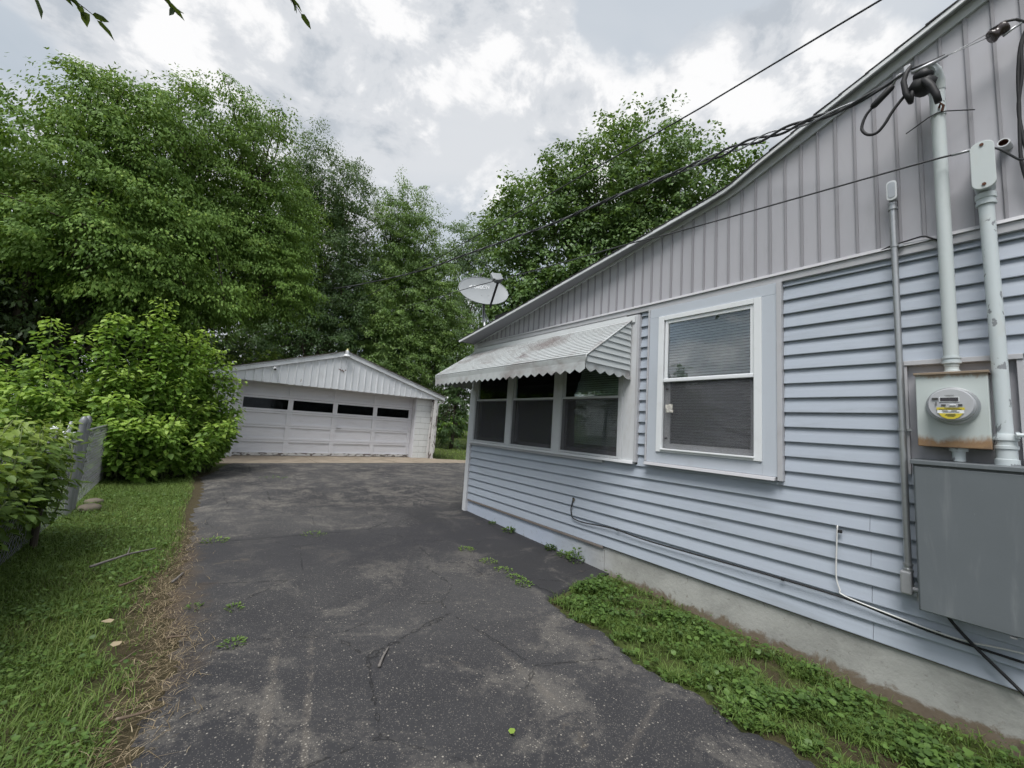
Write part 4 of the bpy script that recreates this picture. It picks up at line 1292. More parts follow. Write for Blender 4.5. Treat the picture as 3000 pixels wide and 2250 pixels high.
MB().tube(smooth_path([(back.x - 0.02, back.y - 0.05, back.z - 0.02), (back.x - 0.05, back.y - 0.1, back.z - 0.18), (back.x - 0.03, back.y - 0.1, back.z - 0.34), (3.22, 5.0, 2.55)]), 0.006, 6).build('coax_loop', 'black', ds, True)
box('foot_plate', 'galv', ds, 3.19, 3.34, 4.93, 5.05, 2.500, 2.512)
# printed name and globe mark, flat on the reflector
tx = bpy.data.curves.new('lettering', 'FONT')
tx.body = 'DIRECTV'
tx.size = 0.088
tx.offset = 0.0016
tx.extrude = 0.0004
tx.align_x = 'LEFT'
to = bpy.data.objects.new('lettering_curve', tx)
COL.objects.link(to)
lm = bpy.data.meshes.new_from_object(to.evaluated_get(bpy.context.evaluated_depsgraph_get()))
bpy.data.objects.remove(to)
lm.name = 'lettering'
for v_ in lm.vertices:
    x_, y_ = v_.co.x * 0.80 - 0.125, v_.co.y + 0.088
    v_.co = dw @ Vector((x_, y_, depth(math.hypot(x_ / A_, y_ / B_)) + 0.003 + v_.co.z))
lm.materials.clear()
link('lettering', lm, 'lettering', ds)
gm = MB()
for k_ in range(3):
    a0, a1 = R(20 + 0 * k_), R(330)
    r0, r1 = 0.034 - k_ * 0.0115, 0.034 - k_ * 0.0115 - 0.0075
    n_ = 26
    vs = []
    for i in range(n_ + 1):
        a = a0 + (a1 - a0) * i / n_ - 0.4
        vs += [(-0.178 + r0 * math.cos(a), 0.122 + r0 * math.sin(a), depth(0.58) + 0.004), (-0.178 + r1 * math.cos(a), 0.122 + r1 * math.sin(a), depth(0.58) + 0.004)]
    gm.add(vs, [(2 * i, 2 * i + 1, 2 * i + 3, 2 * i + 2) for i in range(n_)])
dlocal(gm).build('globe_mark', 'lettering', ds)
for px_ in (-0.045, 0.075):
    b = MB().lathe([(0.009, 0), (0.009, 0.004)], (px_, -0.055, depth(0.2) + 0.002), 'z', 10)
    dlocal(b).build('bolt', 'galv', ds)


# ------------------------------------------------------------------ garage
ga = thing('garage', (3.1, 12.6, 0), 'detached white garage with weathered sectional door at the driveway end', 'garage')
GG, GP, GD = 12.31, 12.54, 12.80     # gable plane, pier face, door plane
RX, RZ = 3.11, 2.989                 # ridge, underside of the rake board
SL = (2.989 - 1.978) / (6.42 - 3.11)
rake = lambda x: RZ - SL * abs(x - RX)
# ribbed steel sheets on the gable
x = -0.28
i = 0
while x < 6.42:
    x1 = min(x + 0.188, 6.42)
    xs = [x, x + 0.022, x + 0.034, x + 0.062, x + 0.074]
    dep = [0.0, 0.0, 0.020, 0.020, 0.0]
    cols = [(a, d) for a, d in zip(xs, dep) if a < x1] + [(x1, 0.0)]
    if x < RX < x1:
        cols.append((RX, 0.0))
        cols.sort()
    vs, fs = [], []
    for a, d in cols:
        zt = rake(a) + 0.02
        zb = min(1.986 + random.uniform(-0.003, 0.003) + (0.012 if d else 0.0), zt - 0.004)
        vs += [(a, GG - d, zb), (a, GG - d, zt), (a, GG + 0.008, zb), (a, GG + 0.008, zt)]
    for j in range(len(cols) - 1):
        p, q = 4 * j, 4 * j + 4
        fs += [(p, q, q + 1, p + 1), (p + 2, p + 3, q + 3, q + 2), (p, p + 2, q + 2, q), (p + 1, q + 1, q + 3, p + 3)]
    MB().add(vs, fs).build('gable_sheet', 'garage', ga)
    x += 0.188
    i += 1
# rake boards, soffit, roof
for s in (-1, 1):
    e = RX + s * 3.34
    ze = rake(e)
    lo = [(RX, RZ - 0.002), (e, ze - 0.002), (e, ze + 0.098), (RX, RZ + 0.118)]
    MB().prism(lo, 'y', GG - 0.062, GG - 0.036).build('rake_board', 'garage', ga, False, 0.003)
    MB().prism([(RX + s * 0.004, RZ + 0.120), (e + s * 0.03, ze + 0.098), (e + s * 0.03, ze + 0.118), (RX + s * 0.004, RZ + 0.142)], 'y', GG - 0.080, GG - 0.030).build('drip_edge', 'fascia', ga, False, 0.002)
    nsh = 24
    for k_ in range(nsh):
        t0, t1 = k_ / nsh, (k_ + 1.15) / nsh
        xa, xb = e + s * 0.05 + (RX - e - s * 0.05) * t0, e + s * 0.05 + (RX - e - s * 0.05) * min(t1, 1.0)
        za, zb_ = (ze + 0.118) + (RZ + 0.144 - ze - 0.118) * t0, (ze + 0.118) + (RZ + 0.144 - ze - 0.118) * min(t1, 1.0)
        MB().prism([(xa, za + 0.002), (xb, zb_ + 0.002), (xb, zb_ + 0.008), (xa, za + 0.020)], 'y', GG - 0.10 + random.uniform(-0.008, 0.008), 18.9).build('shingle_course', 'shingle_brown', ga)
    MB().prism([(RX, RZ - 0.004), (e, ze - 0.004), (e, ze + 0.01), (RX, RZ + 0.01)], 'y', GG - 0.035, 18.8).build('roof_deck', 'garage_door', ga)
# soffit between gable and door, header
box('soffit', 'garage_door', ga, -0.2, 6.3, GG + 0.01, GD + 0.06, 2.06, 2.075)
box('header', 'garage_door', ga, 0.0, 6.2, GD - 0.03, GD + 0.02, 1.99, 2.06)


def blocks(x0, x1, y0, y1):
    z, row = 0.0, 0
    while z < 2.05:
        zt = min(z + 0.19, 2.055)
        cut = x0 + ((x1 - x0) * 0.66 if row % 2 else (x1 - x0) * 0.34)
        for a, b_ in ((x0, cut - 0.004), (cut + 0.004, x1)):
            MB().box(a, b_, y0, y1, z + 0.004, zt - 0.004).build('block', 'block', ga, False, 0.003)
        z += 0.1955
        row += 1
    box('mortar', 'mortar', ga, x0 + 0.006, x1 - 0.006, y0 + 0.006, y1 - 0.006, 0, 2.05)


blocks(5.575, 6.12, GP, GP + 0.20)
blocks(-0.12, 0.60, GP, GP + 0.20)
box('side_wall', 'block', ga, 5.93, 6.13, GP + 0.205, 18.5, 0, 2.06)
box('side_wall', 'block', ga, -0.12, 0.08, GP + 0.205, 18.5, 0, 2.06)
box('back_wall', 'block', ga, 0.085, 5.925, 18.3, 18.5, 0, 2.06)
box('inner_dark', 'interior', ga, 0.58, 5.62, 13.6, 13.62, 0.0, 2.06)  # near-black panels added to paint the garage inside as unlit
box('inner_dark', 'interior', ga, 0.56, 0.58, GP + 0.21, 13.6, 0.0, 2.06)
box('inner_dark', 'interior', ga, 5.62, 5.64, GP + 0.21, 13.6, 0.0, 2.06)
for xa, xb in ((5.545, 5.590), (0.605, 0.650)):
    box('door_jamb', 'garage_door', ga, xa, xb, GP + 0.01, GD + 0.02, 0.013, 2.055, bevel=0.003)
# weathered corner post and boards
pm = MB()
for zz in range(0, 10):
    z = zz * 0.2
    pm.box(6.085 + random.uniform(-0.006, 0.006), 6.212 + random.uniform(-0.006, 0.006), GG + 0.005, GG + 0.05, z - (0.02 if zz == 0 else 0), z + 0.2)
PP = [(6.085, -0.01), (6.21, -0.01), (6.214, 0.08), (6.204, 0.1), (6.206, 0.7), (6.212, 1.985), (6.088, 1.985), (6.096, 1.2), (6.082, 0.65), (6.094, 0.3), (6.082, 0.09)]
MB().prism(PP, 'y', GG + 0.002, GG + 0.045).build('corner_post', 'post_peel', ga, False, 0.004)
PP = [(6.020, 0.0), (6.075, 0.0), (6.078, 0.7), (6.105, 1.1), (6.10, 1.9), (6.072, 1.9), (6.066, 1.15), (6.032, 0.7)]
MB().prism(PP, 'y', GG + 0.10, GG + 0.135).build('corner_post', 'post_peel', ga, False, 0.004)
box('corner_trim', 'post_peel', ga, 6.135, 6.16, GG + 0.06, GP + 0.24, 0.0, 2.02, bevel=0.004)
# gutter and downspout
MB().prism([(6.46, 2.075), (6.56, 2.075), (6.575, 2.105), (6.575, 2.130), (6.565, 2.130), (6.552, 2.09), (6.47, 2.09), (6.465, 2.125), (6.455, 2.125)], 'y', GG - 0.06, 18.8).build('gutter', 'vinyl', ga)
MB().tube(smooth_path([(6.47, GG + 0.02, 2.08), (6.465, GG + 0.02, 1.99), (6.44, GG + 0.03, 1.935), (6.31, GG + 0.04, 1.875), (6.262, GG + 0.045, 1.82), (6.250, GG + 0.05, 1.70), (6.246, GG + 0.05, 1.0), (6.240, GG + 0.05, 0.32), (6.225, GG + 0.05, 0.20)]), 0.030, 8).build('downspout', 'post_peel', ga, 'auto')

# the sectional door
XC = [(0.755, 1.818), (1.948, 3.020), (3.150, 4.228), (4.356, 5.427)]
ZR = [(0.112, 0.382), (0.502, 0.786), (0.901, 1.177), (1.295, 1.572), (1.690, 1.945)]
dm_ = MB()
xe = [0.655] + [v_ for c_ in XC for v_ in c_] + [5.540]
for i in range(0, len(xe), 2):
    dm_.box(xe[i], xe[i + 1], GD, GD + 0.04, 0.018, 2.06)
ze_ = [0.018] + [v_ for c_ in ZR for v_ in c_] + [2.06]
for i in range(0, len(ze_), 2):
    for (a, b_) in XC:
        dm_.box(a, b_, GD + 0.0015, GD + 0.0385, ze_[i], ze_[i + 1])
door = dm_.build('garage_door', 'garage_door', ga, False, 0.003)
for z in (0.442, 0.843, 1.236, 1.632):
    box('section_joint', 'sash_dark', door, 0.66, 5.535, GD - 0.0008, GD + 0.001, z - 0.0025, z + 0.0025)
for (a, b_) in XC:
    for j, (z0, z1) in enumerate(ZR):
        if j == 3:
            box('pane', 'glass_garage', door, a - 0.002, b_ + 0.002, GD + 0.018, GD + 0.022, z0 - 0.002, z1 + 0.002)
        else:
            mm = MB().box(a, b_, GD + 0.030, GD + 0.036, z0, z1)
            mm.box(a, b_, GD + 0.016, GD + 0.030, z0, z0 + 0.012)
            mm.build('panel', 'garage_door', door)
box('bottom_rail', 'garage_peel', door, 0.657, 5.538, GD - 0.006, GD - 0.0015, 0.020, 0.098, bevel=0.002)
box('rubber_seal', 'black', door, 0.657, 5.538, GD, GD + 0.03, 0.011, 0.018)
hm = MB().tube([(3.18, GD - 0.03, 0.855), (3.30, GD - 0.035, 0.852)], 0.012, 8)
hm.box(3.17, 3.20, GD - 0.03, GD - 0.001, 0.845, 0.868)
hm.build('handle', 'cast_grey', door)
# rusted hole and patch on the gable
rm_ = MB()
for (a, z, w_, h_) in ((2.975, 2.565, 0.05, 0.035), (3.03, 2.555, 0.04, 0.05), (3.075, 2.535, 0.018, 0.08), (3.125, 2.575, 0.035, 0.035), (2.94, 2.585, 0.03, 0.02)):
    pl = [(a + w_ * math.cos(t) * random.uniform(0.6, 1.1) * 0.5, z + h_ * math.sin(t) * random.uniform(0.6, 1.1) * 0.5) for t in np.linspace(0, 2 * math.pi, 9)[:-1]]
    rm_.prism(pl, 'y', GG - 0.0235, GG - 0.001)
rm_.build('rust_hole', 'rust', ga)

fl = thing('security_floodlight', (3.08, 12.2, 3.0), 'metal floodlight with white shade at the garage ridge', 'lamp')
MB().lathe([(0.095, 0), (0.098, 0.012), (0.075, 0.062), (0.055, 0.066)], (3.085, GG - 0.14, 2.965), 'z', 20).build('shade', 'vinyl', fl, 'auto')
MB().lathe([(0.052, 0), (0.054, 0.02), (0.054, 0.10), (0.048, 0.115)], (3.085, GG - 0.14, 3.033), 'z', 16).build('housing', 'chrome', fl, 'auto')
MB().lathe([(0.030, 0), (0.030, 0.04), (0.022, 0.05)], (3.085, GG - 0.14, 3.149), 'z', 12).build('sensor', 'yellow_cap', fl, 'auto')
box('arm', 'dark_metal', fl, 3.06, 3.11, GG - 0.10, GG - 0.06, 3.05, 3.10)
sc_ = thing('security_camera', (1.32, 12.25, 2.35), 'small white tube camera on the left of the garage gable', 'camera')
MB().tube([(1.318, GG - 0.03, 2.385), (1.322, GG - 0.15, 2.335)], 0.036, 14).build('housing', 'lettering', sc_, 'auto')
MB().tube([(1.322, GG - 0.1505, 2.3348), (1.3221, GG - 0.154, 2.3334)], 0.028, 14).build('lens', 'black', sc_, 'auto')
MB().tube([(1.318, GG - 0.002, 2.41), (1.318, GG - 0.05, 2.375)], 0.014, 8).build('mount', 'vinyl', sc_, 'auto')


# ------------------------------------------------------------------ chain link fence
fe = thing('chain_link_fence', (-1.03, 6.25, 0), 'galvanised chain link fence half swallowed by vines on the left', 'fence')


def mesh_panel(y0, y1, z0, z1, x0, x1):
    b = MB()
    p = 0.072
    H_ = z1 - z0
    s = y0 - H_
    xx = lambda y: x0 + (x1 - x0) * (y - y0) / (y1 - y0)
    while s < y1:
        for sg in (1, -1):
            pts = []
            a, e_ = max(y0, s), min(y1, s + H_)
            if e_ - a > 0.02:
                n_ = max(2, int((e_ - a) / 0.06))
                for i in range(n_ + 1):
                    y = a + (e_ - a) * i / n_
                    z = z0 + (y - s) if sg > 0 else z1 - (y - s)
                    pts.append((xx(y) + 0.004 * (1 if i % 2 else -1) * sg, y, z))
                b.tube(pts, 0.0016, 4, False)
        s += p
    return tag(b.build('wire_mesh', 'fence_steel', fe), kind='stuff')


mesh_panel(6.42, 8.6, 0.03, 0.86, -1.03, -1.12)
mesh_panel(3.0, 6.18, 0.02, 0.80, -0.98, -1.04)
for y, zt, tilt, rr in ((6.24, 0.98, 0.0, 0.031), (6.43, 0.985, 0.0, 0.027)):
    pp = MB().tube([(-1.03, y, -0.05), (-1.03 + tilt, y, zt)], rr, 16).build('post', 'fence_steel', fe, 'auto')
    MB().lathe([(rr + 0.006, -0.03), (rr + 0.006, 0.0), (rr * 0.95, 0.022), (rr * 0.6, 0.042), (0.002, 0.050)], (-1.03, y, zt), 'z', 16).build('post_cap', 'fence_steel', fe, 'auto')
    for z in (0.86, 0.60, 0.30):
        MB().tube([(-1.03, y, z), (-1.03, y, z + 0.018)], rr + 0.004, 14).build('band', 'fence_steel', fe, 'auto')
MB().tube([(-1.03, 6.44, 0.86), (-1.12, 8.6, 0.86)], 0.017, 8).build('rail', 'fence_steel', fe, 'auto')
MB().tube([(-1.03, 6.2, 0.77), (-1.00, 4.6, 0.73), (-0.98, 3.0, 0.72)], 0.015, 8).build('rail', 'fence_steel', fe, 'auto')
MB().tube([(-0.97, 4.95, -0.05), (-0.99, 4.95, 0.72)], 0.022, 10).build('post', 'bark', fe, 'auto')
gp = thing('gate_post', (-1.22, 6.2, 0), 'white capped gate post with latch fittings behind the fence', 'post')
MB().tube([(-1.215, 6.15, -0.05), (-1.215, 6.15, 0.88)], 0.036, 16).build('pole', 'galv', gp, 'auto')
MB().lathe([(0.042, -0.02), (0.042, 0.0), (0.038, 0.020), (0.024, 0.036), (0.002, 0.044)], (-1.215, 6.15, 0.88), 'z', 18).build('ball_cap', 'vinyl', gp, 'auto')
MB().tube([(-1.18, 6.16, 0.835), (-1.05, 6.2, 0.845)], 0.016, 10).build('latch_bar', 'vinyl', gp, 'auto')
MB().tube([(-1.17, 6.14, 0.84), (-1.13, 6.14, 0.842)], 0.027, 10).build('latch_fork', 'vinyl', gp, 'auto')
MB().tube([(-1.115, 6.13, 0.80), (-1.105, 6.12, 0.90), (-1.095, 6.12, 0.97)], [0.020, 0.016, 0.017], 8).build('latch_fork', 'vinyl', gp, 'auto')


# ------------------------------------------------------------------ trees
def limb(b, p, q, r0, r1, n=6, bend=0.12, sides=6):
    p, q = np.array(p, float), np.array(q, float)
    L_ = np.linalg.norm(q - p)
    pts = []
    off = RNG.normal(0, bend * L_ * 0.35, 3)
    for i in range(n + 1):
        t = i / n
        pts.append(tuple(p + (q - p) * t + off * math.sin(math.pi * t) + RNG.normal(0, 0.012 * L_ * 0.3, 3) * (0 < i < n)))
    b.tube(pts, [r0 + (r1 - r0) * i / n for i in range(n + 1)], sides)
    return pts


def crown_points(lobes, clumps, per, crad, flat=0.55, shell=0.62, core=0.16, droop=0.3):
    """leaf clumps in the outer part of each lobe; every clump is a small bough whose leaves face out and up from it"""
    vol = np.array([r[0] * r[1] * r[2] for _, r in lobes]) ** (2 / 3)
    cnt = np.maximum(3, (clumps * vol / vol.sum()).astype(int))
    C, O = [], []
    for (c_, r_), n_ in zip(lobes, cnt):
        d = unit(RNG.normal(size=(n_, 3)))
        bump = 1 + 0.15 * np.sin(d[:, 0] * 5 + c_[0]) * np.cos(d[:, 1] * 4.3 + c_[1]) + 0.10 * np.sin(d[:, 2] * 7 + d[:, 0] * 6)
        q = shell + (1.0 - shell) * RNG.random(n_) ** 0.7
        inner = RNG.random(n_) < core
        q[inner] = 0.2 + 0.45 * RNG.random(inner.sum())
        C.append(np.array(c_) + d * (q * bump)[:, None] * np.array(r_))
        O.append(d)
    C, O = np.concatenate(C), np.concatenate(O)
    n = len(C)
    rad = crad * (0.55 + 0.9 * RNG.random(n) ** 1.4)
    e1 = unit(O * np.array([1, 1, 0.35]) + RNG.normal(0, 0.25, (n, 3)) + np.array([0, 0, -droop]))
    e2 = unit(np.cross(e1, np.array([0, 0, 1.0])) + 1e-6)
    e3 = np.cross(e2, e1)
    u = unit(RNG.normal(size=(n, per, 3)))
    u[..., 2] = np.where(u[..., 2] < -0.25, -u[..., 2] * 0.8, u[..., 2])
    q = (0.45 + 0.55 * RNG.random((n, per)) ** 0.6)[..., None]
    lum = 1 + 0.22 * np.sin(u[..., :1] * 6 + rad[:, None, None] * 40) * np.cos(u[..., 1:2] * 5)
    s = u * q * lum * rad[:, None, None] * np.array([1.3, 1.0, flat])
    P = C[:, None] + s[..., :1] * e1[:, None] + s[..., 1:2] * e2[:, None] + s[..., 2:] * e3[:, None]
    N = u[..., :1] * e1[:, None] * 0.7 + u[..., 1:2] * e2[:, None] * 0.8 + np.abs(u[..., 2:]) * e3[:, None] + np.array([0, 0, 0.55])
    D = e1[:, None] * 0.55 + u[..., :1] * e1[:, None] * 0.5 + u[..., 1:2] * e2[:, None] * 0.6
    tc = np.repeat(RNG.random(n), per)
    return C, O, P.reshape(-1, 3), N.reshape(-1, 3), D.reshape(-1, 3), tc


def tree(name, label, base, lobes, clumps, per, crad, leaf, mat, trunk_r, group='trees round the yard', droop=0.55, wid=0.5, shell=0.62, flat=0.55, cat='tree', limbs=26, hi=0.0, six=False, zmin=0.25):
    t = thing(name, base, label, cat, group)
    C, O, P, Nc, Dc, tc = crown_points(lobes, clumps, per, crad, flat, shell)
    D = unit(Dc + RNG.normal(0, 0.38, P.shape) + np.array([0, 0, -droop]))
    Nn = unit(Nc + RNG.normal(0, 0.24, P.shape))
    L_ = leaf * (0.6 + 0.7 * RNG.random(len(P)))
    zmin_, zmax = min(c_[2] - r_[2] for c_, r_ in lobes), max(c_[2] + r_[2] for c_, r_ in lobes)
    tint = np.clip(0.55 * tc + 0.25 * RNG.random(len(P)) + 0.02 + hi * (RNG.random(len(P)) < 0.12), 0, 1)
    ok = P[:, 2] > zmin
    P, D, Nn, L_, tint = P[ok], D[ok], Nn[ok], L_[ok], tint[ok]
    if six:
        quads('crown', leaf_six(P, D, Nn, L_, L_ * wid), tint, mat, t, 6, LEAF6)
    else:
        quads('crown', leaf_kite(P, D, Nn, L_, L_ * wid), tint, mat, t)
    b = MB()
    big = max(lobes, key=lambda q: q[1][0] * q[1][1] * q[1][2])
    top = np.array(big[0]) + np.array([0, 0, big[1][2] * 0.35])
    tr = limb(b, base, top, trunk_r, trunk_r * 0.3, 8, 0.05, 10)
    for c_, r_ in lobes:
        s = tr[random.randint(2, 5)]
        limb(b, s, c_, trunk_r * 0.42, trunk_r * 0.16, 6, 0.15, 6)
    idx = RNG.choice(len(C), min(limbs * 3, len(C)), replace=False)
    lc = np.array([c_ for c_, _ in lobes])
    for i in idx:
        j = np.argmin(np.linalg.norm(lc - C[i], axis=1))
        limb(b, lc[j] + RNG.normal(0, 0.25, 3), C[i], trunk_r * 0.14, 0.008, 4, 0.15, 5)
    b.build('trunk', 'bark', t, True)
    return t


tree('box_elder_tree', 'bright green tree at far left whose crown peaks above the shrub', (-3.3, 12.4, -0.05),
     [((-2.75, 12.3, 7.55), (0.7, 0.9, 1.05)), ((-1.95, 12.4, 6.9), (1.25, 1.4, 1.8)), ((-4.3, 12.6, 5.0), (1.3, 1.5, 1.6)), ((-3.1, 12.2, 5.2), (1.9, 1.9, 2.0)), ((-1.6, 12.0, 4.4), (1.8, 1.7, 1.9)), ((-5.2, 12.6, 3.6), (1.7, 1.7, 1.6)), ((-2.2, 11.0, 4.1), (1.5, 0.9, 0.8)), ((-0.7, 11.5, 3.7), (1.2, 0.8, 0.7))],
     1250, 108, 0.42, 0.082, 'leaf_elder', 0.17, droop=0.8, hi=0.3)
tree('tall_elder_tree', 'tallest light green tree rising just left of the garage roof', (-1.2, 13.9, -0.05),
     [((-0.9, 13.4, 7.6), (1.4, 1.4, 2.75)), ((0.3, 13.6, 7.9), (1.2, 1.4, 2.75)), ((1.1, 13.8, 6.4), (1.2, 1.3, 2.2)), ((-0.2, 13.1, 5.2), (2.1, 1.4, 1.5)), ((-1.6, 13.7, 6.2), (1.4, 1.4, 2.2)), ((1.0, 13.0, 4.5), (1.3, 1.0, 0.9))],
     1050, 108, 0.42, 0.082, 'leaf_elder', 0.19, droop=0.8, hi=0.25)
tree('fine_leaved_tree', 'dark fine leaved tree directly behind the garage ridge', (3.6, 20.2, -0.05),
     [((2.8, 20.0, 11.5), (1.15, 1.4, 3.2)), ((4.3, 20.2, 11.0), (1.05, 1.4, 3.0)), ((3.4, 20.0, 7.6), (2.1, 1.8, 2.9)), ((4.9, 19.8, 6.2), (1.8, 1.6, 2.5)), ((3.0, 19.5, 4.2), (2.6, 1.4, 1.6)), ((1.9, 19.8, 8.0), (1.2, 1.4, 2.4)), ((2.1, 20.2, 10.4), (1.0, 1.2, 2.6))],
     1800, 76, 0.42, 0.092, 'leaf_birch', 0.2, droop=0.4, wid=0.48, flat=0.8)
tree('leaning_tree', 'mid green tree between the garage ridge and the satellite dish', (8.2, 19.9, -0.05),
     [((6.7, 20.0, 10.4), (1.15, 1.5, 3.2)), ((8.0, 20.0, 10.0), (1.3, 1.6, 3.5)), ((7.4, 19.6, 6.5), (2.3, 1.8, 2.9)), ((9.2, 19.6, 7.4), (1.2, 1.6, 3.1)), ((8.0, 18.8, 3.8), (2.5, 1.5, 2.2)), ((6.2, 19.2, 5.0), (1.6, 1.5, 2.2)), ((10.2, 19.4, 5.2), (1.4, 1.5, 2.4))],
     1900, 78, 0.44, 0.105, 'leaf_mid', 0.22, droop=0.6, hi=0.2, flat=0.7)
tree('pale_distant_tree', 'pale grey green tree top farther away above the dish', (17.4, 30.6, -0.05),
     [((16.6, 31.0, 15.6), (1.6, 1.8, 4.4)), ((18.6, 29.9, 16.0), (1.5, 1.8, 4.2)), ((17.4, 30.0, 10.0), (3.0, 2.4, 4.0))],
     420, 60, 0.7, 0.21, 'leaf_hazed', 0.25, droop=0.3, flat=0.8)
tree('maple_tree', 'large round dark maple crown rising behind the house roof', (14.6, 11.6, -0.05),
     [((10.9, 15.0, 9.5), (1.5, 1.6, 3.8)), ((12.4, 13.7, 10.8), (1.9, 2.0, 4.2)), ((14.0, 12.1, 11.6), (2.1, 2.2, 4.4)), ((15.1, 10.6, 12.0), (2.1, 2.2, 4.5)), ((16.2, 9.0, 11.0), (1.9, 2.0, 4.1)), ((17.0, 7.2, 9.6), (1.7, 2.0, 3.7)), ((17.3, 5.6, 8.4), (1.6, 1.8, 3.0)), ((13.0, 12.6, 6.8), (2.8, 2.4, 2.4)), ((15.5, 9.5, 7.2), (2.6, 2.4, 2.4)), ((11.0, 14.6, 5.2), (1.8, 2.0, 2.4))],
     1750, 70, 0.60, 0.155, 'leaf_maple', 0.34, droop=0.45, wid=0.8, flat=0.85)
tree('crown_shade_tree', 'added low tree with crown shade painted into its leaves behind the shrub', (-2.6, 14.2, -0.05),
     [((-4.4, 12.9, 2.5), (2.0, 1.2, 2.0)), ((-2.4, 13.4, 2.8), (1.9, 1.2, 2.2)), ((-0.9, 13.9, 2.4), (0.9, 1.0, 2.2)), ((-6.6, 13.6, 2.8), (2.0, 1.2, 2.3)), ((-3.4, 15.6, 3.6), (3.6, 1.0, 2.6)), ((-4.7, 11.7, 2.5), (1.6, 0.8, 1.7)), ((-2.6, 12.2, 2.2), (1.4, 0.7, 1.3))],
     950, 66, 0.45, 0.11, 'leaf_painted_shade', 0.1, droop=0.6, zmin=0.05)  # tree added so its dark leaf colour paints the shade beneath the crown
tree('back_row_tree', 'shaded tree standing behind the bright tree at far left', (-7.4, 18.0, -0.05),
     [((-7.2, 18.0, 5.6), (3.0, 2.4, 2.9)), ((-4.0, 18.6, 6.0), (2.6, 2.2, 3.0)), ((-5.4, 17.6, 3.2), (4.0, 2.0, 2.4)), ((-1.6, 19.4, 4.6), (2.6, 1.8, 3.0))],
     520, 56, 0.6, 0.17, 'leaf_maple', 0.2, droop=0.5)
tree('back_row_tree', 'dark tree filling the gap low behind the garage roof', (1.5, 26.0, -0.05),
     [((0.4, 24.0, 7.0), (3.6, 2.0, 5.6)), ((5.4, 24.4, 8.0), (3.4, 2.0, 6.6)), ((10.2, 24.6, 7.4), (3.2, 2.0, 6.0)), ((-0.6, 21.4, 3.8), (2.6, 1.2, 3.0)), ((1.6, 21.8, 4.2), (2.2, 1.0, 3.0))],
     1250, 64, 0.75, 0.17, 'leaf_painted_shade', 0.22, droop=0.4)
tree('dark_shrub_tree', 'dark low tree casting shade just right of the garage corner', (9.7, 17.4, -0.05),
     [((9.4, 17.3, 1.6), (0.85, 0.9, 1.5)), ((9.9, 17.4, 3.2), (1.3, 1.2, 1.5)), ((11.0, 18.0, 3.6), (1.3, 1.3, 1.2))],
     420, 42, 0.24, 0.11, 'leaf_birch', 0.10, cat='shrub', group='shrubs behind the garage', zmin=0.05)
tree('sunlit_bush', 'small yellow green bush at the far edge of the back lawn', (18.2, 31.6, -0.05),
     [((18.4, 31.6, 1.3), (1.6, 1.0, 1.2)), ((17.2, 31.9, 0.9), (1.2, 0.9, 0.8))],
     160, 40, 0.28, 0.16, 'leaf_shrub', 0.05, cat='bush', group='shrubs behind the garage', hi=0.3, zmin=0.05)
tree('hedge_bush', 'dark hedge closing the back lawn behind the yellow bush', (21.0, 38.0, -0.05),
     [((19.0, 37.6, 1.6), (4.0, 1.0, 1.7)), ((25.0, 38.4, 2.0), (4.0, 1.0, 2.2)), ((16.0, 36.5, 3.4), (3.0, 1.2, 3.4))],
     260, 40, 0.6, 0.26, 'leaf_maple', 0.08, cat='hedge', group='shrubs behind the garage', zmin=0.05)
# trees across the neighbouring yard, seen mirrored in the big window
tree('neighbour_conifer', 'pointed conifer mirrored small in the big window', (-20.5, 15.4, -0.05),
     [((-20.5, 15.4, 2.2), (1.5, 1.5, 1.8)), ((-20.5, 15.4, 4.0), (0.9, 0.9, 1.5)), ((-20.5, 15.4, 5.5), (0.35, 0.35, 1.2))],
     300, 30, 0.4, 0.2, 'leaf_maple', 0.15, group='trees across the neighbouring yard', cat='conifer')
tree('neighbour_tree', 'broad tree mirrored at the left of the big window', (-13.5, 16.4, -0.05),
     [((-13.5, 16.4, 6.0), (1.4, 1.4, 2.2)), ((-14.2, 16.0, 4.0), (1.4, 1.4, 1.6))],
     300, 30, 0.45, 0.2, 'leaf_mid', 0.15, group='trees across the neighbouring yard')
tree('neighbour_hedge', 'low tree row mirrored along the bottom of the big window', (-24.0, 8.0, -0.05),
     [((-25.0, 9.0, 2.4), (2.0, 4.0, 2.6)), ((-25.0, 2.5, 2.2), (2.0, 4.0, 2.4)), ((-24.0, 18.0, 2.6), (2.0, 4.0, 2.8))],
     300, 30, 0.7, 0.3, 'leaf_maple', 0.12, group='trees across the neighbouring yard', cat='hedge')


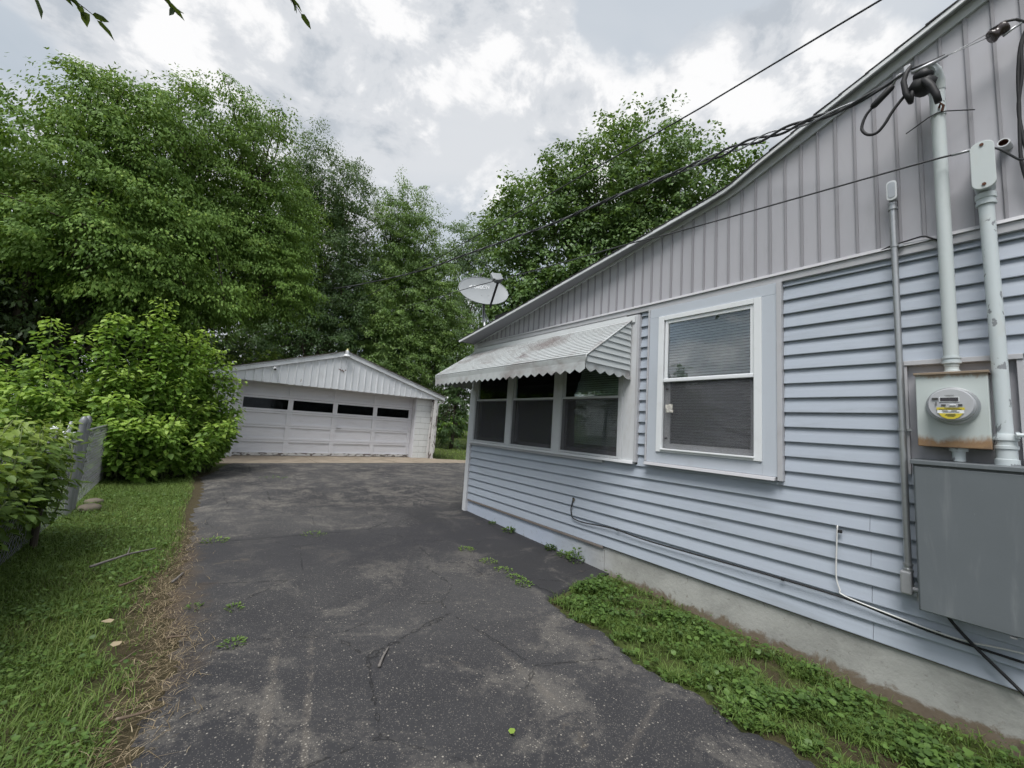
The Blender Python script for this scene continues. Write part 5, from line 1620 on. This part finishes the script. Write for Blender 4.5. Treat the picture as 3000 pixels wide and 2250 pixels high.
# ------------------------------------------------------------------ the mulberry shrub: stems with leaves along them
def shoots(name, label, base, spec, mat, cat, leaf, per_m, group=None, stemmat='stem_green', wid=0.72):
    t = thing(name, base, label, cat, group)
    b = MB()
    P, D, Nn, Ls, T = [], [], [], [], []
    for (p, q, r0) in spec:
        p, q = np.array(p, float), np.array(q, float)
        L_ = np.linalg.norm(q - p)
        pts = np.array(limb(b, p, q, r0, 0.003, 7, 0.16, 5))
        n_ = max(5, int(L_ * per_m))
        s = RNG.random(n_) ** 0.75
        s = 0.22 + 0.78 * s
        pos = np.stack([np.interp(s * 7, range(8), pts[:, k_]) for k_ in range(3)], 1)
        ang = RNG.random(n_) * 2 * math.pi
        side = np.stack([np.cos(ang), np.sin(ang), RNG.normal(0.05, 0.25, n_)], 1)
        pos = pos + side * (0.02 + 0.14 * RNG.random(n_))[:, None]
        P.append(pos)
        D.append(unit(side + RNG.normal(0, 0.25, (n_, 3)) + np.array([0, 0, -0.45])))
        Nn.append(unit(RNG.normal(0, 0.30, (n_, 3)) + side * 0.5 + np.array([0, -0.1, 0.9])))
        Ls.append(leaf * (0.5 + 0.65 * RNG.random(n_)) * (1.12 - 0.35 * s))
        T.append(np.clip(0.12 + 0.28 * RNG.random(n_) + 0.5 * (s > 0.9) + 0.16 * s, 0, 1))
    P, D, Nn, Ls, T = map(np.concatenate, (P, D, Nn, Ls, T))
    ok = P[:, 2] > 0.02
    quads('leaves', leaf_six(P[ok], D[ok], Nn[ok], Ls[ok], Ls[ok] * wid), T[ok], mat, t, 6, LEAF6)
    b.build('stems', stemmat, t, True)
    return t


def bush_spec(cx, cy, rx, ry, h, n, lean=0.5, hz=0.0):
    out = []
    for _ in range(n):
        a = random.uniform(0, 2 * math.pi)
        q = math.sqrt(random.random())
        bx, by = cx + rx * q * math.cos(a) * 0.45, cy + ry * q * math.sin(a) * 0.45
        tx_, ty = cx + rx * q * math.cos(a), cy + ry * q * math.sin(a)
        hh = h * (1 - 0.55 * q * q) * random.uniform(0.55, 1.0)
        out.append(((bx, by, hz), (tx_ + random.uniform(-0.15, 0.15), ty + random.uniform(-0.15, 0.15), hh), 0.012))
    return out


spec = bush_spec(-0.95, 9.2, 1.3, 1.2, 2.15, 72) + bush_spec(-0.02, 9.8, 0.62, 0.8, 2.25, 46) + bush_spec(-0.55, 8.9, 0.7, 0.8, 1.2, 34)
for q in (((-0.9, 9.1, 0.3), (-0.78, 8.9, 2.98), 0.014), ((-0.95, 9.0, 0.3), (-0.92, 8.9, 2.7), 0.014), ((-0.75, 9.0, 0.3), (-0.70, 8.9, 2.6), 0.014), ((-0.4, 9.1, 0.4), (-0.18, 9.0, 2.6), 0.013), ((-0.4, 9.0, 0.4), (-0.32, 9.0, 2.4), 0.013), ((-1.25, 9.0, 0.3), (-1.25, 8.9, 2.6), 0.013), ((-1.35, 9.0, 0.3), (-1.42, 8.9, 2.4), 0.013), ((-0.5, 9.3, 0.4), (-0.55, 9.2, 2.5), 0.012), ((-0.1, 9.4, 0.3), (0.22, 9.4, 2.1), 0.012), ((-0.2, 9.6, 0.3), (0.05, 9.6, 2.35), 0.012), ((-0.3, 9.6, 0.3), (-0.15, 9.5, 2.5), 0.012)):
    spec.append(q)
shoots('mulberry_shrub', 'big bright green shrub spilling over the lawn corner before the garage', (-0.6, 9.2, 0), spec, 'leaf_shrub', 'shrub', 0.108, 135, 'shrubs on the fence line')
spec = bush_spec(-2.35, 9.0, 1.2, 1.2, 2.0, 85)
for q in (((-1.9, 8.9, 0.3), (-1.95, 8.7, 2.35), 0.013), ((-1.6, 9.0, 0.3), (-1.62, 8.8, 2.2), 0.013), ((-2.3, 8.9, 0.3), (-2.35, 8.7, 2.0), 0.013)):
    spec.append(q)
shoots('mulberry_shrub', 'left neighbour of the big shrub, reaching the left edge behind the fence', (-2.35, 9.0, 0), spec, 'leaf_shrub', 'shrub', 0.108, 120, 'shrubs on the fence line')
# overgrowth on the far slope of the garage roof's left eave
spec = [((-0.9 + 0.1 * i, 13.6 + 0.2 * (i % 5), 1.2), (-0.4 + 0.09 * i + random.uniform(-0.2, 0.3), 13.2 + 0.3 * (i % 4), 2.55 + 0.022 * i + random.uniform(-0.1, 0.25)), 0.012) for i in range(24)]
shoots('climbing_sapling', 'leafy sapling leaning over the left slope of the garage roof', (-0.6, 13.6, 0), spec, 'leaf_elder', 'sapling', 0.15, 34, None, 'bark')

# vine heap over the near fence
spec = []
for _ in range(330):
    y = random.uniform(2.3, 5.25)
    x = random.uniform(-1.75, -0.90)
    top = 1.08 * (1 - 0.55 * ((y - 4.3) / 2.2) ** 2) - 0.5 * max(0, y - 4.9)
    spec.append(((x - 0.15, y, 0.05), (x + random.uniform(-0.12, 0.10), y + random.uniform(-0.35, 0.35), max(0.25, top * random.uniform(0.55, 1.02))), 0.005))
shoots('vine_thicket', 'tangled vines heaped over the fence at the left edge', (-1.3, 4.6, 0), spec, 'leaf_vine', 'vine', 0.085, 70, None, 'stem_green', 0.62)
tend = MB()
for p in ([(-0.95, 5.2, 0.85), (-0.90, 5.1, 0.6), (-0.88, 5.0, 0.35), (-0.90, 4.95, 0.2)], [(-0.98, 5.6, 0.8), (-0.93, 5.5, 0.6), (-0.92, 5.45, 0.45)], [(-1.1, 4.8, 0.74), (-1.0, 5.3, 0.72), (-0.99, 5.75, 0.66)], [(-1.1, 5.6, 0.75), (-1.08, 5.9, 0.9), (-1.05, 6.0, 0.98)]):
    tend.tube(smooth_path(p, 5), 0.006, 5)
tag(tend.build('vine_tendril', 'stem_green', None, True), 'bare green tendrils trailing from the vine thicket', 'vine')

# ------------------------------------------------------------------ overhanging branch of a tree behind the camera
ot = thing('overhanging_tree', (-3.6, 0.9, -0.05), 'near tree whose dark leaf tips hang into the top left corner', 'tree', 'trees round the yard')
b = MB()
limb(b, (-3.6, 0.9, -0.05), (-3.4, 1.0, 4.4), 0.15, 0.10, 6, 0.04, 10)
tips = [((-1.45, 3.2, 3.72), (-0.82, 3.5, 3.61), 16), ((-1.5, 3.1, 3.66), (-1.06, 3.44, 3.53), 8), ((-0.95, 3.35, 4.12), (-0.49, 3.57, 3.97), 11), ((-0.2, 3.5, 4.80), (0.24, 3.59, 4.55), 9)]
P, D = [], []
for root, tp, n_ in tips:
    limb(b, (-3.4, 1.0, 4.3), root, 0.05, 0.010, 7, 0.08, 6)
    pts = np.array(limb(b, root, tp, 0.008, 0.002, 6, 0.06, 5))
    ax_ = unit(np.array(tp) - np.array(root))
    for i in range(n_):
        s = 0.3 + 0.7 * (i + random.random()) / n_
        q = np.array([np.interp(s * 6, range(7), pts[:, k_]) for k_ in range(3)])
        P.append(q + RNG.normal(0, 0.006, 3))
        D.append(unit(ax_ * 0.9 + RNG.normal(0, 0.45, 3) + np.array([0, 0, -0.35 if i % 2 else 0.1])))
P, D = np.array(P), np.array(D)
Nn = unit(RNG.normal(0, 0.4, P.shape) + np.array([0, 0, 1.0]))
Ls = 0.095 * (0.7 + 0.6 * RNG.random(len(P)))
quads('leaves', leaf_six(P, D, Nn, Ls, Ls * 0.42), RNG.random(len(P)) * 0.5, 'leaf_near', ot, 6, LEAF6)
b.build('trunk', 'bark', ot, True)


# ------------------------------------------------------------------ grass and ground cover
def blades(name, XY, h, w, mat, label, tint, lean=0.5, z=0.0):
    n_ = len(XY)
    zz = gz(XY[:, 0], XY[:, 1]) - 0.016 + z
    B = np.concatenate([XY, zz[:, None]], 1)
    a = RNG.random(n_) * 2 * math.pi
    d = np.stack([np.cos(a), np.sin(a), np.zeros(n_)], 1)
    s = np.stack([-np.sin(a), np.cos(a), np.zeros(n_)], 1)
    H_ = (h * (0.45 + 0.9 * RNG.random(n_)))[:, None]
    ln = (lean * RNG.random(n_))[:, None]
    up = unit(np.array([0, 0, 1.0]) + d * ln)
    W_ = (w * (0.6 + 0.8 * RNG.random(n_)))[:, None]
    mid = B + up * H_ * 0.55
    tip = B + up * H_ * 0.85 + d * H_ * (0.25 + ln * 0.5)
    V = np.stack([B - s * W_ / 2, B + s * W_ / 2, mid + s * W_ * 0.42, mid - s * W_ * 0.42, tip + s * W_ * 0.06, tip - s * W_ * 0.06], 1)
    o = quads(name, V, tint, mat, None, 6, ((0, 1, 2, 3), (3, 2, 4, 5)))
    return tag(o, label, 'grass', None, 'stuff')


def patch(x, y, s):
    """soft noise for the patchiness of the lawn"""
    return 0.5 + 0.25 * np.sin(x * 2.1 * s + 1.3) * np.cos(y * 1.7 * s) + 0.25 * np.sin((x + y) * 3.7 * s + 0.5) * np.sin(y * 2.9 * s - x)


def scatter(n_, x0, x1, y0, y1, keep):
    X = np.stack([RNG.uniform(x0, x1, n_), RNG.uniform(y0, y1, n_)], 1)
    k_ = RNG.random(n_) < keep(X[:, 0], X[:, 1])
    return X[k_]


def left_keep(x, y):
    e = edge(EDGE_L, y) - 0.03
    k_ = np.clip((e - x) / 0.10, 0, 1)
    bare = np.clip(1.5 - 1.5 * ((x + 0.07) ** 2 / 0.07 + (y - 3.1) ** 2 / 1.1) + 0.5 * np.sin(x * 31) * np.sin(y * 17), 0, 1)
    return k_ * (1 - 0.9 * bare) * np.clip(1.15 - y * 0.06, 0.3, 1) * (0.45 + 0.75 * patch(x, y, 1.3))


XY = scatter(160000, -1.7, 0.15, 0.8, 9.2, left_keep)
dry = np.clip(np.exp(-((edge(EDGE_L, XY[:, 1]) - XY[:, 0]) / 0.12) ** 2) * 0.5 + 0.40 * np.clip((patch(XY[:, 0] + 3, XY[:, 1], 1.2) - 0.5) / 0.2, 0, 1), 0, 1)
blades('grass', XY, 0.048, 0.0038, 'grass', 'short lawn grass left of the driveway', np.clip(RNG.random(len(XY)) * 0.62 + dry * 0.4, 0, 1), 0.9)


def right_keep(x, y):
    e = edge(EDGE_R, y) + 0.05 * np.sin(y * 31) * np.sin(y * 13 + 1)
    k_ = np.clip((x - e + 0.02) / 0.16, 0, 1) * (y < 2.40) * (x < 3.12)
    bare = np.clip((x - 2.80 - 0.06 * np.sin(y * 9)) / 0.24, 0, 1)
    hole = np.clip((patch(x * 1.6, y * 1.6, 2.4) - 0.36) / 0.25, 0.05, 1)
    return k_ * (1 - 0.92 * bare) * hole


XY2 = scatter(90000, 2.0, 3.14, -0.4, 2.48, right_keep)
blades('grass', XY2, 0.055, 0.0036, 'grass', 'grass in the weedy strip along the foundation', np.clip(RNG.random(len(XY2)) * 0.55, 0, 1), 0.9)
XY3 = scatter(36000, 6.3, 24.0, 11.0, 34.0, lambda x, y: ((x > 6.75) | (y > 19)) * np.clip(1.4 - y / 34, 0.2, 1) * (y > 11.9 - 0.25 * (x - 6.3)))
blades('grass', XY3, 0.075, 0.016, 'grass', 'back lawn grass beyond the garage corner', np.clip(0.35 + RNG.random(len(XY3)) * 0.4, 0, 1), 0.8)
# straw thatch and dry clippings along the edge of the asphalt
yy_ = RNG.uniform(1.3, 5.4, 3600)
xx_ = edge(EDGE_L, yy_) + RNG.normal(-0.03, 0.075, len(yy_))
k_ = RNG.random(len(yy_)) < (0.25 + 0.75 * np.exp(-((yy_ - 3.0) / 1.2) ** 2))
XS = np.stack([xx_[k_], yy_[k_]], 1)
blades('straw', XS, 0.030, 0.0026, 'straw', 'dry straw thatch along the left edge of the asphalt', RNG.random(len(XS)), 4.0, 0.018)


def covers(name, XY, size, mat, label, tint, zr, lift=None):
    n_ = len(XY)
    zz = gz(XY[:, 0], XY[:, 1]) + RNG.uniform(zr[0], zr[1], n_) * (1 if lift is None else lift)
    P_ = np.concatenate([XY, zz[:, None]], 1)
    a = RNG.random(n_) * 2 * math.pi
    D_ = unit(np.stack([np.cos(a), np.sin(a), RNG.normal(0.05, 0.22, n_)], 1))
    N_ = unit(RNG.normal(0, 0.33, (n_, 3)) + np.array([0, 0, 1.0]))
    L_ = size * (0.4 + 1.3 * RNG.random(n_) ** 2)
    o = quads(name, leaf_six(P_, D_, N_, L_, L_ * 1.02), tint, mat, None, 6, LEAF6)
    return tag(o, label, 'ground cover', None, 'stuff')


def lc_keep(x, y):
    return left_keep(x, y) * np.clip((patch(x - 1, y + 2, 1.5) - 0.35) / 0.3, 0.12, 1) * np.where(y < 4.2, 0.75, 0.5)


XC1 = scatter(95000, -1.5, 0.12, 0.9, 7.6, lc_keep)
covers('clover', XC1, 0.0155, 'clover', 'round leaved ground cover in the left lawn', np.clip(RNG.random(len(XC1)) * 0.75, 0, 1), (0.0, 0.042))
XC2 = scatter(34000, 2.0, 3.1, -0.4, 2.45, lambda x, y: right_keep(x, y) * (0.35 + 0.65 * (patch(x, y + 1, 1.7) > 0.38)))
covers('ground_ivy', XC2, 0.022, 'clover', 'round leaved ground ivy in the strip along the foundation', np.clip(RNG.random(len(XC2)) ** 1.8 * 0.62, 0, 1), (-0.01, 0.062), np.clip((XC2[:, 0] - edge(EDGE_R, XC2[:, 1])) / 0.22, 0.15, 1) * (0.4 + patch(XC2[:, 0], XC2[:, 1], 3.0)))


# weeds in the joints: each tuft its own thing
def weed(x, y, r, n_, size, label, tint=0.45, h=0.05):
    a = RNG.random(n_) * 2 * math.pi
    q = np.sqrt(RNG.random(n_)) * r
    X_ = np.stack([x + q * np.cos(a), y + q * np.sin(a)], 1)
    zz = gz(X_[:, 0], X_[:, 1]) + 0.004 + RNG.random(n_) * h * (1 - 0.7 * q / r)
    P_ = np.concatenate([X_, zz[:, None]], 1)
    D_ = unit(np.stack([np.cos(a), np.sin(a), RNG.random(n_) * 0.9], 1))
    N_ = unit(RNG.normal(0, 0.4, (n_, 3)) + np.array([0, 0, 1.0]))
    L_ = 0.75 * size * (0.5 + 0.8 * RNG.random(n_))
    o = quads('weed_tuft', leaf_six(P_, D_, N_, L_, L_ * 0.45), np.clip(tint + RNG.normal(0, 0.2, n_), 0, 1), 'clover', None, 6, LEAF6)
    return tag(o, label, 'weed', 'weeds in the driveway joints')


weed(3.07, 2.82, 0.075, 130, 0.045, 'tallest weed tuft at the foundation near the ivy strip', 0.4, 0.16)
weed(3.06, 2.98, 0.065, 90, 0.035, 'low weed beside the tallest tuft at the foundation', 0.35, 0.06)
weed(3.08, 3.19, 0.055, 80, 0.045, 'dark broad leaved weed at the foundation below the black cable', 0.1, 0.07)
weed(3.06, 3.90, 0.06, 60, 0.05, 'grassy weed at the blue part of the foundation', 0.3, 0.07)
weed(3.07, 4.27, 0.04, 40, 0.035, 'small dark weed nearest the house corner', 0.1, 0.05)
weed(2.235, 3.52, 0.085, 110, 0.025, 'yellow green weed at the far end of the asphalt joint', 0.8, 0.03)
weed(2.255, 3.15, 0.08, 90, 0.022, 'second weed along the asphalt joint', 0.85, 0.02)
weed(2.255, 2.92, 0.08, 100, 0.022, 'third weed along the asphalt joint', 0.75, 0.02)
weed(2.245, 2.72, 0.075, 100, 0.025, 'fourth weed along the asphalt joint', 0.6, 0.03)
weed(2.22, 2.58, 0.07, 90, 0.028, 'weed at the near end of the asphalt joint by the ivy', 0.5, 0.04)
weed(0.20, 4.60, 0.11, 90, 0.028, 'weed tuft in the cross joint at the left edge', 0.55, 0.025)
weed(1.02, 4.51, 0.12, 70, 0.025, 'thin weed in the middle of the cross joint', 0.65, 0.015)
weed(0.28, 3.02, 0.05, 60, 0.024, 'small weed tuft on the asphalt left of the worn streaks', 0.55, 0.03)
weed(0.255, 2.57, 0.055, 70, 0.024, 'nearest weed tuft on the asphalt at left', 0.6, 0.03)
weed(1.14, 8.59, 0.22, 60, 0.035, 'flat grass patch on the asphalt before the garage', 0.45, 0.02)
weed(0.08, 3.13, 0.045, 40, 0.022, 'tiny weed in the bare soil beside the asphalt', 0.4, 0.03)
weed(2.17, 0.92, 0.10, 120, 0.032, 'grass tuft jutting from the ivy strip onto the asphalt', 0.5, 0.08)


# sticks, leaves, stones
def twig(name, p, q, r, label, mat='stick', side=None):
    b_ = MB()
    z = lambda a: (a[0], a[1], float(gz(a[0], a[1])) + a[2])
    pts = limb(b_, z(p), z(q), r, r * 0.55, 6, 0.05, 7)
    if side:
        limb(b_, pts[3], z(side), r * 0.5, r * 0.2, 4, 0.05, 5)
    return tag(b_.build(name, mat, None, True), label, 'stick', 'sticks on the ground')


twig('fallen_stick', (-0.513, 4.074, 0.045), (-0.192, 4.374, 0.05), 0.010, 'long grey stick lying across the left lawn', 'stick_grey', (-0.34, 4.30, 0.10))
twig('fallen_stick', (-0.304, 3.592, 0.045), (-0.209, 3.709, 0.05), 0.008, 'short pale stick in the grass below the long one')
twig('fallen_stick', (-0.023, 2.779, 0.014), (0.062, 2.758, 0.012), 0.006, 'dark stick on the bare soil at the asphalt edge')
twig('fallen_stick', (-0.042, 3.614, 0.016), (0.008, 3.788, 0.014), 0.009, 'pale broken stick on the asphalt edge beside the straw', 'stick_grey')
twig('fallen_stick', (-0.13, 2.13, 0.035), (-0.006, 2.139, 0.03), 0.006, 'stick half buried in the grass at lower left')
twig('fallen_stick', (0.822, 2.011, 0.012), (0.923, 2.154, 0.014), 0.0075, 'grey stick alone in the middle of the asphalt', 'stick_grey')
twig('fallen_stick', (-0.176, 2.611, 0.02), (-0.127, 2.70, 0.02), 0.005, 'small stick in the straw nearest the camera')


def one_leaf(p, ang, size, mat, label, t_):
    P_ = np.array([[p[0], p[1], float(gz(p[0], p[1])) + p[2]]])
    D_ = unit(np.array([[math.cos(ang), math.sin(ang), 0.12]]))
    o = quads('fallen_leaf', leaf_six(P_, D_, np.array([[0.1, 0.05, 1.0]]), np.array([size]), np.array([size * 0.85])), [t_], mat, None, 6, LEAF6)
    return tag(o, label, 'leaf', 'fallen leaves')


one_leaf((1.12, 1.335, 0.014), 0.4, 0.034, 'leaf_shrub', 'single bright green leaf on the near asphalt', 0.9)
one_leaf((-0.264, 3.013, 0.05), 2.4, 0.06, 'straw', 'dry tan leaf in the lawn beside the bare soil', 0.9)
one_leaf((-0.216, 2.716, 0.05), 1.2, 0.05, 'straw', 'smaller dry leaf nearer the camera in the lawn', 0.95)


def rock(p, s, label):
    bm = bmesh.new()
    bmesh.ops.create_icosphere(bm, subdivisions=2, radius=1)
    for v_ in bm.verts:
        k__ = 1 + 0.18 * math.sin(v_.co.x * 4 + p[0] * 9) * math.cos(v_.co.y * 3 + p[1]) + random.uniform(-0.06, 0.06)
        v_.co = Vector((v_.co.x * s[0] * k__ + p[0], v_.co.y * s[1] * k__ + p[1], max(-0.5, v_.co.z) * s[2] * k__ + p[2]))
    me = bpy.data.meshes.new('stone')
    bm.to_mesh(me)
    bm.free()
    return tag(link('stone', me, 'stone', None, True), label, 'stone', 'stones by the fence post')


rock((-0.90, 6.45, 0.01), (0.09, 0.12, 0.05), 'flat tan stone at the foot of the fence post')
rock((-0.93, 6.85, 0.01), (0.08, 0.09, 0.04), 'half hidden stone behind the flat one at the fence')
